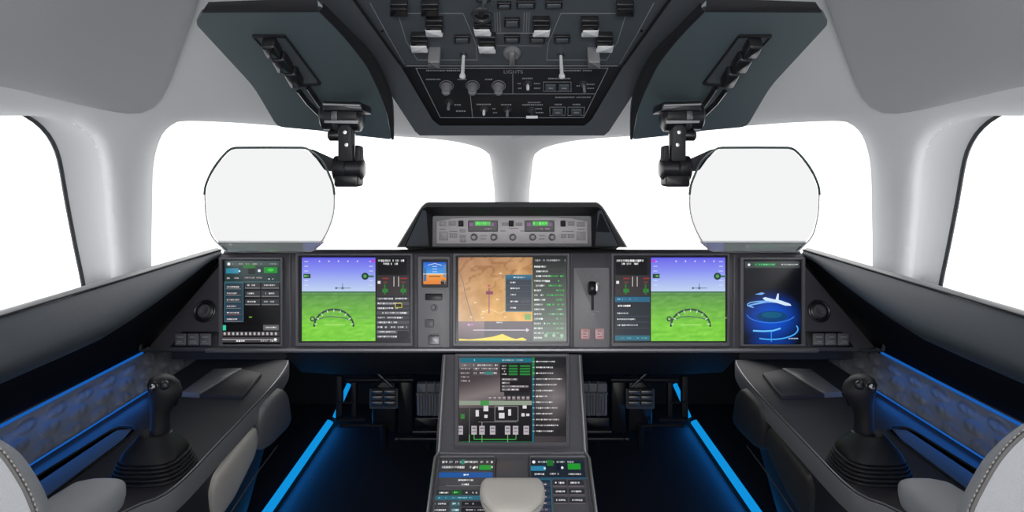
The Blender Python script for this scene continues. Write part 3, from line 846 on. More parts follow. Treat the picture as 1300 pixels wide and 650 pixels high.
def hood(mb):
    o = rnd([(503, 314), (534, 263), (541, 256.5), (759, 256.5), (766, 263), (797, 314)], [2, 9, 9, 9, 9, 2], 5)
    i_ = rnd([(513, 313.8), (535.5, 265.5), (541, 263), (759, 263), (764.5, 265.5), (787, 313.8)], [1, 2, 2, 2, 2, 1], 5)
    r = rnd([(549, 313.5), (549, 275), (551, 274), (749, 274), (751, 275), (751, 313.5)], [1, 1, 1, 1, 1, 1], 5)
    ring = lambda L, Y, k=0: [P(x, y + k, Y) for x, y in L]
    back = [Vector((p.x * 1.02, 1.9, EYE - .30 + (p.z - EYE + .215) * .18)) for p in ring(o, 1.53)]
    mb.loft([back, [p + Vector((0, .10, -.012)) for p in ring(o, 1.56)], ring(o, 1.54), [p for p in ring(rnd([(505, 314), (535.2, 264), (541.4, 258), (758.6, 258), (764.8, 264), (795, 314)], [2, 9, 9, 9, 9, 2], 5), 1.53)], ring(i_, 1.53), ring(i_, 1.535), ring(r, 1.585)], cap0=False, cap1=False)
part('hood', 'black', gs, hood, angle=30)
part('cheek', 'casing', gs, lambda mb: mb.poly([P(515, 312.5, 1.533), P(544.5, 312.5, 1.574), P(541, 267, 1.55), P(536, 267, 1.532)]))
part('cheek', 'casing', gs, lambda mb: mb.poly([P(785, 312.5, 1.533), P(755.5, 312.5, 1.574), P(759, 267, 1.55), P(764, 267, 1.532)]))
GF = Frame(P(650, 311, 1.585), (1, 0, 0), P(650, 274, 1.592) - P(650, 311, 1.585))
fg = thing('flight_guidance_panel', GF.px(650, 311), 'light grey guidance panel with two green readouts under the hood', 'control panel')
FG = [(554.5, 309.5), (745.5, 309.5), (745.5, 281), (725, 277), (700, 276), (600, 276), (575, 277), (554.5, 281)]
part('faceplate', ['fcu', 'black'], fg, lambda mb: [mb.plate([GF.px(x, y) for x, y in FG], GF.n, -.004, .006, .0012)] + [mb.plate(GF.rect(a, y - .35, b, y + .35), GF.n, .0055, .0064, 0, 1) for a, b, y in
     ((558, 566, 291), (571, 581, 293.6), (610, 618, 299), (610, 617, 303), (635, 642, 293), (646, 658, 290), (660, 668, 293), (684, 692, 299), (684, 691, 303), (733, 742, 291), (713, 728, 293.6))])
part('backplate', 'bezel', fg, lambda mb: mb.plate([GF.px(x, y) for x, y in ((549, 313), (751, 313), (751, 273), (549, 273))], GF.n, -.012, -.002))
for a, b, ga, gb in ((594.5, 632, 603, 623), (666, 703.5, 676, 696)):
    w = part('readout', 'blackgloss', fg, lambda mb: mb.plate([GF.px(x, y) for x, y in rrect(a, 280, b, 294, .8)], GF.n, .005, .0075, .0006))
    cv = Canvas(GF, .0078)
    cv.rect(a + 1, 281, b - 1, 293, (26, 18, 26), 0)
    cv.rect(ga, 281, gb, 286.6, (30, 150, 40), 1); cv.words(ga + 1, gb - 1, 283.6, 4, (70, 220, 70), 2, 1)
    cv.rect(ga - 7, 283, ga - 2, 287, (110, 40, 120), 1); cv.rect(gb + 1, 283, gb + 4, 287, (120, 40, 130), 1); cv.words(ga + 10, gb + 2, 290.6, 1.6, (150, 120, 140), 1)
    cv.mb.build('digits', 'screen', w, smooth=False)
for kx in (602, 627, 651, 676, 700.5):
    k = part('knob', 'knob', fg, lambda mb: (mb.lathe(GF.px(kx, 301), GF.n, [(.005, .0095), (.007, .0095), (.008, .0078), (.021, .0072), (.0235, .0058), (.024, 0)], 20)))
    part('knob_cap', 'fcubtn', k, lambda mb: mb.lathe(GF.px(kx, 301), GF.n, [(.0232, .0048), (.0246, .0044), (.025, 0)], 16))
for x0, x1, y0, y1 in ((558, 566, 281.5, 287), (570, 579, 281, 286.5), (558, 569, 294, 305), (571, 575, 296, 302), (576.5, 580.5, 296, 302), (584, 591, 291, 295), (584, 591, 297.5, 301.5), (584, 591, 303, 307), (637, 645, 282.5, 286.5), (654.5, 663, 282.5, 286.5),
                       (720.5, 729, 281, 286.5), (732, 742, 282, 287.5), (732, 743, 294, 305), (712, 719, 297, 302), (720.5, 729, 297, 302)):
    part('push_button', 'fcubtn', fg, lambda mb: mb.plate([GF.px(x, y) for x, y in rrect(x0, y0, x1, y1, .6)], GF.n, .005, .009, .0009))
for x in (585.5, 649, 714.5):
    part('thumb_wheel', 'black', fg, lambda mb: mb.plate([GF.px(a, b) for a, b in rrect(x - 3.2, 280, x + 3.2, 287.5, .6)], GF.n, .005, .0105, .0015))

# ------------------------------------------------------------------ centre pedestal
TF = Frame(P(650, 577, 1.25), (1, 0, 0), P(650, 450, 1.455) - P(650, 577, 1.25))
LF = Frame(P(650, 578, 1.247), (1, 0, 0), P(650, 578, 1.247) - P(650, 690, 1.02))
ped = thing('centre_pedestal', W(0, 1.2, -.98), 'grey centre pedestal sloping from the instrument panel between the footwells', 'pedestal')
def pbody(mb):
    # cross sections: left/right px at each station, dropped to the floor
    st = [(TF, 450, 563, 737), (TF, 500, 559.5, 740.5), (TF, 545, 556.5, 743.5), (TF, 576, 555, 745)]
    st2 = [(LF, 579, 553.5, 746.5), (LF, 615, 549, 751), (LF, 650, 544.5, 755.5), (LF, 720, 535.5, 764.5), (LF, 800, 525, 775)]
    rings = []
    for fr_, y, a, b in st + st2:
        A, B = fr_.px(a, y), fr_.px(b, y); n = fr_.n; u = Vector((1, 0, 0)); e = .006
        ring = [Vector((A.x - .004, A.y, 0.0)), A - n * .02 - u * .004, A - n * .004 - u * .003, A, A + u * e, B - u * e, B, B - n * .004 + u * .003, B - n * .02 + u * .004, Vector((B.x + .004, B.y, 0.0))]
        rings.append(ring)
    mb.loft(rings)
part('body', 'bezel', ped, pbody, angle=25)
for e in (0, 1):
    m = lambda x: 1300 - x if e else x
    part('edge_rail', 'lip', ped, lambda mb: mb.tube([TF.px(m(565), 452, .003), TF.px(m(557.5), 574, .003), LF.px(m(552.2), 581, .003), LF.px(m(541), 668, .003), LF.px(m(525.5), 790, .003)], .0032, 8))
part('cross_strip', 'lip', ped, lambda mb: mb.plate([TF.px(x, y) for x, y in ((557, 577.5), (743, 577.5), (742, 574.5), (558, 574.5))], TF.n, 0, .004, .001))
part('inlay_plate', 'bezel', ped, lambda mb: mb.plate([LF.px(x, y) for x, y in ((629.2, 615), (670.8, 615), (670, 583.5), (630.5, 583.5))], LF.n, 0, .003, .0008), label='plain dark grey plate between the two touchscreens')
def draw_sys(cv, x0, y0, x1, y1):
    cv.rect(583, 456, 675, 564, [(20, 18, 20), (16, 15, 18), (48, 46, 48), (112, 106, 108)], 1)
    cv.cells(583, 470, 640, 520, 12, 10, lambda x, y: mixc((70, 62, 64), (132, 122, 122), max(0, 1 - abs((y - 506) / 22 + (x - 600) / 90))), 2)  # diagonal reflected glare painted into the picture
    cv.rect(584, 456.5, 675, 462.5, (30, 108, 128), 3); cv.words(602, 607, 459.6, 2, (230, 230, 230), 4); cv.words(636, 668, 459.6, 1.8, (200, 210, 214), 4)
    for y in (466, 470.5, 476, 481, 486): cv.words(585, 598, y, 2, (170, 160, 166), 4, .9)
    for y in (466, 470.5, 476): cv.words(601, 632, y, 2.2, (196, 190, 192), 4, .9); cv.rect(600, y + 2, 632, y + 2.5, (110, 104, 106), 4)
    cv.rect(616, 474, 626, 478, (60, 128, 122), 5)
    cv.rect(635, 463.5, 674, 500, (28, 26, 28), 3)
    for y in (467, 470.5, 474, 477.5):
        cv.words(637, 643, y, 1.8, (200, 200, 200), 4); cv.rect(646, y - 1.1, 657, y + 1.1, (36, 130, 56), 4); cv.rect(660, y - 1.1, 673, y + 1.1, (36, 130, 56), 4)
    for y, w in ((484, 20), (488.5, 10), (493, 34), (497, 22)): cv.rect(637, y - 1.4, 637 + w, y + 1.4, (118, 112, 114), 4); cv.words(638, 636 + w, y, 1.6, (226, 220, 222), 5)
    cv.rect(583, 511, 675, 516.5, (146, 158, 140), 3)
    for k in range(9): cv.rect(620 + k * 6, 505, 624.5 + k * 6, 510.5, (112, 104, 106), 4); cv.rect(620.6 + k * 6, 506.6, 623.6 + k * 6, 508, (190, 184, 186), 5)
    cv.rect(610, 511, 621, 517, (70, 150, 74), 4)
    for x, y, w, h in ((606, 527, 4, 8), (617, 521, 6, 7), (617, 531, 4, 4), (637, 530, 7, 7), (647, 526, 3.6, 8), (664, 529, 4, 4), (670, 529, 4, 3), (636, 521, 7, 4), (666, 519, 5, 4)):
        cv.rect(x - w / 2, y - h / 2, x + w / 2, y + h / 2, (222, 218, 220), 5)
    cv.frame_(628, 518, 658, 537, .7, (150, 146, 146), 4)
    for x in (584.5, 602, 612, 625.5, 644.5, 654.5, 668):
        cv.rect(x - 3.4, 543, x + 3.4, 554, (186, 178, 184), 4); cv.rect(x - 2.4, 545, x + 2.4, 547, (120, 114, 120), 5); cv.rect(x - 2.4, 549.4, x + 2.4, 551, (140, 134, 140), 5)
    cv.path([(602, 554), (602, 560), (655, 560), (655, 554)], .9, (72, 176, 80), 4)
    for x in (596, 612, 644.5): cv.line(x, 554, x, 565, .9, (110, 176, 100), 4)
    cv.line(596, 520, 596, 556, .6, (120, 116, 118), 3); cv.line(607, 538, 656, 538, .7, (120, 116, 118), 3); cv.path([(612, 538), (612, 543)], .7, (170, 166, 168), 4)
    cv.rect(585, 528, 590, 534, (60, 128, 60), 4)
    cv.rect(583, 562.6, 675, 563.4, (40, 110, 70), 3)
    cv.rect(675.5, 456, 678, 564, (34, 100, 120), 3); cv.rect(675.5, 456, 678.4, 480, (30, 130, 70), 4)
    cv.rect(678.5, 456, 718, 564, [(70, 64, 66), (60, 55, 57), (24, 26, 28), (30, 34, 36)], 1)
    cv.cells(679, 470, 718, 556, 8, 12, lambda x, y: mixc((36, 34, 36), (128, 120, 122), max(0, 1 - abs((y - 506) / 46) - abs((x - 704) / 60))), 2)  # more of the reflected glare, painted behind the checklist
    for i, w in enumerate((24, 22, 22, 34, 26, 23, 15, 21, 28, 22, 30, 28, 23)):
        y = 461.5 + i * 7.35; cv.words(680.5, 680.5 + w, y, 1.9, (214, 212, 212), 4, 1)
        cv.rect(676, y - .5, 678.6, y + .5, (170, 190, 190), 5)
display('large systems display on the centre pedestal with schematic and checklist', TF, (577, 452.5, 723, 570), (582.5, 455.5, 718.5, 565), draw_sys, thick=.012)
# the touchscreens are true rectangles on the receding pedestal top
taper = lambda x, y: (650 + (x - 650) * (1 + (y - 583) * .00115), y)
def draw_touch_l(cv, x0, y0, x1, y1):
    cv.rect(561, 583, 628, 598, (54, 56, 58), 1)
    for y in (587, 593.6): cv.words(562, 626, y, 3, (206, 204, 204), 3, .85)
    cv.rect(586, 584, 590, 590, (40, 130, 110), 4); cv.rect(609, 591, 624, 597, (36, 150, 56), 4); cv.disc(602, 594.6, 1.4, (240, 240, 240), 5)
    cv.rect(559.5, 600, 626, 606.5, (30, 86, 158), 2); cv.words(590, 597, 603.2, 2, (226, 236, 246), 3)
    cv.words(584, 603, 610, 2.2, (236, 236, 236), 3, 1); cv.rect(561, 612, 568, 617, (64, 64, 68), 2); cv.words(588, 597, 615.5, 2.6, (230, 230, 230), 3, 1); cv.rect(569, 616.6, 612, 617.4, (110, 110, 112), 2)
    cv.rect(558, 622.5, 628, 628.5, (46, 50, 54), 2); cv.words(562, 573, 626, 2, (220, 220, 220), 3, 1); cv.rect(577, 623, 589, 628.4, (22, 92, 40), 3); cv.words(580, 586, 625.8, 2, (120, 220, 130), 4); cv.words(594, 608, 626, 2, (200, 200, 200), 3)
    cv.rect(556, 629.5, 627, 635, (44, 104, 124), 2); cv.words(560, 612, 632.4, 1.6, (150, 200, 210), 3, .6)
    for k in range(6):
        y = 640 + k * 8
        cv.rect(555, y - 3, 575, y + 3, (52, 56, 62), 2); cv.rect(577, y - 3.2, 588, y + 3.2, (60, 96, 104), 2); cv.rect(590, y - 3, 624, y + 3, (28, 30, 36), 2)
        cv.words(558, 572, y, 2.2, (214, 214, 216), 3, .9); cv.words(579, 587, y, 2.4, (200, 224, 228), 3, .9); cv.words(594, 620, y, 2, (190, 186, 186), 3, .7)
display('touchscreen at the bottom of the pedestal with a blue bar across its page', LF, (556.5, 581, 629, 690), (558.5, 582.5, 627.5, 686), draw_touch_l, thick=.006, rad=1, warp=taper)
def draw_touch_r(cv, x0, y0, x1, y1):
    cv.rect(672, 583, 741, 608, (26, 36, 48), 1)
    cv.disc(677.5, 587, 2, (240, 240, 240), 4); cv.words(683, 737, 587, 2.6, (170, 176, 176), 3, .7); cv.rect(694, 584.5, 702, 592, (30, 110, 44), 4)
    cv.rect(673, 592, 692, 598, (42, 130, 168), 3); cv.disc(691, 595, 1.4, (200, 230, 240), 4); cv.rect(720, 589, 736, 596.5, (32, 150, 46), 4); cv.disc(713, 594.4, 1.6, (240, 240, 244), 5); cv.rect(705, 589, 711, 597, (16, 22, 44), 4)
    cv.words(678, 690, 602.4, 2.2, (206, 206, 210), 3, 1); cv.words(697, 714, 602, 2.2, (190, 186, 190), 3); cv.words(720, 736, 602.4, 2, (206, 206, 206), 3, .9)
    cv.rect(671, 606.6, 744, 608.4, (44, 84, 112), 3); cv.rect(672, 609, 698, 690, (26, 44, 62), 1); cv.frame_(672, 609, 698, 690, .9, (44, 110, 130), 4)
    for k in range(9): cv.rect(674, 612.6 + k * 8, 696, 618 + k * 8, (54, 58, 76), 2); cv.words(676, 692, 615.4 + k * 8, 2, (206, 200, 206), 3, .9)
    for i in range(3):
        for a, b in ((700, 717), (719, 738)):
            y = 613.4 + i * 11; cv.rect(a, y - 4, b, y + 4.4, (44, 44, 52), 2); cv.rect(a, y + 3.6, b, y + 4.6, (112, 100, 106), 3); cv.words(a + 3, b - 3, y, 2.4, (222, 220, 222), 3, .9)
display('touchscreen at the bottom of the pedestal with dark menu keys beside a teal frame', LF, (672, 581, 744, 690), (673.5, 582.5, 742.5, 686), draw_touch_r, thick=.006, rad=1, warp=taper)
# the padded throttle rest
th = thing('throttle_lever', LF.px(651, 668), 'throttle lever with a beige leather pad standing between the touchscreens', 'lever')
PADN = LF.n
def padfn(mb):
    o = rnd([(608, 622), (612, 607.5), (688, 607.5), (693, 622), (689, 636), (672, 652), (628, 652), (613, 636)], [8, 9, 9, 8, 10, 12, 12, 10], 6)
    fr_ = Frame(LF.o + LF.n * .045, LF.u, LF.v)
    pts = [fr_.px(x, y) for x, y in o]; c = sum(pts, Vector()) / len(pts)
    rings = []
    for k, d in ((.90, -.022), (.975, -.019), (1.0, -.012), (1.0, -.006), (.985, -.001), (.94, .0035), (.84, .0065), (.6, .0085), (.3, .009)):
        rings.append([c + (p - c) * k + fr_.n * d for p in pts])
    mb.loft(rings)
pd = part('palm_pad', 'pad', th, padfn, label='beige leather palm pad', angle=60)
def stemfn(mb):
    a = LF.px(651, 668, .010)
    mb.tube([a, a + LF.n * .014 + LF.v * .01, a + LF.n * .03 + LF.v * .03], [.012, .011, .014], 14)
    mb.plate([LF.px(x, y) for x, y in rrect(632, 652, 669, 690, 3)], LF.n, .0035, .007, .001)
part('stem', 'blackgloss', th, stemfn)
def seamfn(mb):
    fr_ = Frame(LF.o + LF.n * .045, LF.u, LF.v)
    o = [(614, 637), (630, 650.5), (651, 651.5), (671, 650.5), (688, 637)]
    pts = spline([tuple(fr_.px(x, y) + fr_.n * -.0035) for x, y in o], 60)
    for i in range(0, 58, 2): mb.tube([pts[i], pts[i + 1]], .0007, 5)
part('stitching', 'seam', th, seamfn)

# ------------------------------------------------------------------ overhead console
OL = Frame(P(650, 158, 1.30), (1, 0, 0), P(650, 83, 1.18) - P(650, 158, 1.30))
OU = Frame(P(650, 83, 1.18), (1, 0, 0), P(650, 0, 1.02) - P(650, 83, 1.18))
oh = thing('overhead_console', W(0, 1.1, .30), 'dark overhead switch console hanging from the ceiling between the windshields', 'overhead console')
def casing(mb):
    # outer edge, lip and inner groove of the frame, open at the back
    OE = [(395, -14), (402, -1), (469, 76), (474, 86), (527, 167), (533, 172), (767, 172), (773, 167), (826, 86), (831, 76), (898, -1), (905, -14)]
    IE = [(437, -12), (449, -1), (506, 78), (510, 86), (549, 152), (558, 159.5), (742, 159.5), (751, 152), (790, 86), (794, 78), (851, -1), (863, -12)]
    def at(x, y, d): return (OL if y > 82 else OU).px(x, y, d)
    o = [at(x, y, .012) for x, y in OE]; i_ = [at(x, y, .012) for x, y in IE]
    i2 = [at(x, y, -.01) for x, y in IE]
    back = [p + Vector((0, .05, .16)) for p in o]
    o2 = [p + Vector((p.x * .012, .004, .006)) for p in o]
    mb.loft([back, o2, o, i_, i2], closed=False)
part('casing', 'casing', oh, casing, angle=25)
up = part('upper_panel', 'oh_upper', oh, lambda mb: mb.plate([OU.px(x, y) for x, y in ((508, 82.5), (792, 82.5), (868, -30), (432, -30))], OU.n, -.015, 0))
lo = part('lower_panel', 'oh_black', oh, lambda mb: mb.plate([OL.px(x, y) for x, y in rnd([(554, 160), (746, 160), (794, 83.5), (506, 83.5)], [14, 14, 2, 2])], OL.n, -.012, .002, .001))
def more_upper(mb):
    mb.plate([OU.px(x, y) for x, y in ((432, -30), (868, -30), (1010, -160), (290, -160))], OU.n, -.03, 0)
part('rear_panel', 'oh_upper', oh, more_upper)
for e in (0, 1):
    m = lambda x: 1300 - x if e else x
    part('groove', 'black', oh, lambda mb: mb.strokes([OU.px(m(x), y, .0115) for x, y in ((440, -16), (449.5, -1), (506, 78), (509.5, 82.5))], OU.n, .005, .0012))
# engraved lines
def lines_u(mb):
    w = .0011
    for s in (0, 1):
        m = lambda x: 1300 - x if s else x
        mb.strokes([OU.px(m(x), y) for x, y in ((505, 17), (516, 53), (530, 76), (606, 76), (604, 55), (588, 17))], OU.n, w, .0005, True)
        mb.strokes([OU.px(m(470), 4), OU.px(m(493), 46), OU.px(m(514), 82)], OU.n, w, .0005)
        for x in (628, 631, 634.5): mb.strokes([OU.px(m(x), 16), OU.px(m(x + .8), 40)], OU.n, w, .0005)
        mb.strokes([OU.px(m(612), 42), OU.px(m(650), 42)], OU.n, w, .0005)
        mb.strokes([OU.px(m(612), 58), OU.px(m(650), 58)], OU.n, .0007, .0005)
part('engraved_lines', 'mark', oh, lines_u)
def lines_l(mb):
    w = .0012; L = lambda pts, c=False, ww=w: mb.strokes([OL.px(x, y, .002) for x, y in pts], OL.n, ww, .0005, c)
    L([(528, 86.5), (559, 149.3), (741, 149.3), (772, 86.5)], True)
    L([(516, 83.6), (784, 83.6)])
    L([(606, 119), (755, 119)]); L([(651, 94), (651, 119)]); L([(597, 121), (600, 149)])
    # boxes of the indicator pairs
    L([(690, 104), (725, 104), (725, 116), (690, 116)], True, .0009)
    for a, b in ((698, 718), (721, 742)): L([(a, 136), (b, 136), (b - 1, 146.5), (a, 146.5)], True, .0009)
    # small text rules
    rs = random.Random(3)
    for a, b, y in ((541, 559, 100.6), (581, 592, 100.6), (616, 626, 100.6), (541, 565, 89.5), (567, 585, 89.5), (716, 738, 89.5), (740, 752, 89.5), (577, 585, 133), (579, 592, 141), (663, 677, 99.5), (696, 724, 99.6),
                    (705, 730, 123.4), (732, 750, 123.4), (605, 623, 132.5), (636, 650, 132.8), (670, 686, 130), (663, 690, 133), (625, 630, 138), (626, 631, 143), (680, 689, 138), (680, 690, 143),
                    (678, 686, 106), (678, 686, 112), (657, 662, 106), (658, 662, 112), (745, 755, 107), (745, 754, 112), (732, 736, 109), (704, 713, 132.6), (727, 737, 132.6)):
        x = a
        while x < b - .8:
            k = rs.uniform(.9, 2.2)
            mb.plate(OL.rect(x, y - .7, min(x + k, b), y + .7, .002), OL.n, 0, .0006)
            x += k + .7
    mb.text('LIGHTS', OL, 651.5, 90.5, 4.2, .0028)
part('engraved_lines', 'mark', oh, lines_l)
for s in (1, -1):
    SX = s
    part('screw', 'black', oh, lambda mb: mb.lathe(OU.px(485.5, 39), OU.n, [(0, .003), (.0012, .0028), (.0014, 0)], 10))
SX = 1
# guarded switches with pale paddles
def guarded(x, y, tab=True, w=22, h=13):
    F_ = OU
    b = part('guarded_switch', 'blackgloss', oh, lambda mb: (
        mb.plate([F_.px(a, c) for a, c in rrect(x - w / 2, y - h - 5, x + w / 2, y - 2, 1)], F_.n, 0, .012, .0018),
        mb.plate([F_.px(a, c) for a, c in rrect(x - w / 2 + 1, y - h - 1, x + w / 2 - 1, y - h + 3, .8)], F_.n, .010, .0155, .001)))
    if tab:
        sg = 1 if x < 650 else -1
        part('paddle', 'white', b, lambda mb: mb.plate([F_.px(a + sg * (y - c) * -.18, c) for a, c in rrect(x - w / 2 + .5, y - 6.5, x + w / 2 - .5, y + 3.0, 1.5)], F_.n, .006, .0135, .003))
    return b
for x, y in ((551.7, 38), (613, 37), (687, 38), (748.5, 38), (533, 58), (618.5, 59), (767, 58)): guarded(x, y)
for x, y in ((507, 17), (546, 17), (793, 17)): guarded(x, y, False)
for x, y, w, h in ((586.5, 48, 20, 9), (650, 48, 20, 9), (682, 48, 20, 9), (713.5, 48, 20, 9), (650, 27, 20, 11), (667.5, 4, 24, 9), (703, 4, 22, 9), (640, 5, 18, 8), (614, -4, 18, 7)):
    b = part('push_switch', 'blackgloss', oh, lambda mb: mb.plate([OU.px(a, c) for a, c in rrect(x - w / 2, y - h / 2, x + w / 2, y + h / 2, 1)], OU.n, 0, .006, .001))
    part('lens', 'oh_upper', b, lambda mb: mb.plate([OU.px(a, c) for a, c in rrect(x - w / 2 + 2.5, y - h / 2 + 2, x + w / 2 - 2.5, y + h / 2 - 2.2, .5)], OU.n, .005, .008, .0008))
# stubby grey lever blocks and the central bar knob
for x in (552, 753):
    part('lever_block', 'knob', oh, lambda mb: mb.plate([OU.px(a, c) for a, c in rrect(x - 7.5, 60, x + 7.5, 70, 1)], OU.n, 0, .035, .003))
def barknob(mb):
    o = OU.px(650, 66)
    mb.lathe(o, OU.n, [(0, .017), (.006, .0165), (.008, .015), (.009, .014)], 24)
    mb.plate([OU.px(a, c) for a, c in rrect(646.5, 59, 653.5, 74, 1.5)], OU.n, .008, .019, .002)
part('bar_knob', 'knob', oh, barknob)
# bright metal toggles
for x in (588.5, 712):
    a = OU.px(x, 69)
    t = part('toggle', 'chrome', oh, lambda mb: mb.tube([a, a + OU.n * .045, a + OU.n * .050, a + OU.n * .054, a + OU.n * .056], [.0030, .0036, .0058, .0056, .003], 12))
    part('collar', 'gunmetal', t, lambda mb: mb.lathe(a, OU.n, [(0, .0075), (.004, .007), (.0045, .0055)], 14))
# the round spring loaded handle of the top row
def handle(mb):
    o = OU.px(612, 8)
    mb.ring(o + OU.n * .02, OU.n, .016, .0035)
    mb.tube([OU.px(610, 22, .0), OU.px(612, 10, .018), OU.px(615, 2, .022)], .004, 8)
part('pull_handle', 'gunmetal', oh, handle)
# lower panel controls
for x in (567, 600, 633):
    k = part('rotary_knob', 'knob', oh, lambda mb: (mb.ring(OL.px(x, 109, .003), OL.n, .0135, .0009),
        mb.lathe(OL.px(x, 109), OL.n, [(.002, .0115), (.006, .011), (.0065, .0095), (.019, .0088), (.0215, .0075), (.022, 0)], 22)))
    part('pointer', 'mark', k, lambda mb: mb.plate(OL.rect(x - 4, 108.4, x + 4, 109.4), OL.n, .0218, .0228))
for x, y, L, m_ in ((570, 130, .020, 'knob'), (614.5, 139, .014, 'chrome'), (644, 139, .020, 'knob'), (670, 107, .014, 'chrome'), (741, 107, .022, 'knob'), (675, 140, .018, 'gunmetal')):
    a = OL.px(x, y, .002)
    t = part('toggle_switch', m_, oh, lambda mb: mb.tube([a, a + OL.n * L, a + OL.n * (L + .003)], [.0026, .0033, .0022], 10))
    part('collar', 'gunmetal', t, lambda mb: (mb.lathe(a, OL.n, [(0, .0062), (.003, .006), (.0035, .004)], 12), mb.ring(a, OL.n, .0082, .0006, 20, 6)))
    if x == 675:
        part('tee_end', 'white', t, lambda mb: mb.tube([a + OL.n * (L + .003) - OL.u * .012, a + OL.n * (L + .003) + OL.u * .012], .0032, 8))
for x, y in ((699, 110), (716, 110), (708, 141), (731.5, 141)):
    b = part('push_switch', 'oh_upper', oh, lambda mb: mb.plate([OL.px(a, c) for a, c in rrect(x - 6.5, y - 4, x + 6.5, y + 4, .8)], OL.n, .002, .005, .0008))
    part('legend', 'mark', b, lambda mb: mb.plate(OL.rect(x - 3, y - .5, x + 3, y + .5), OL.n, .0046, .0056))

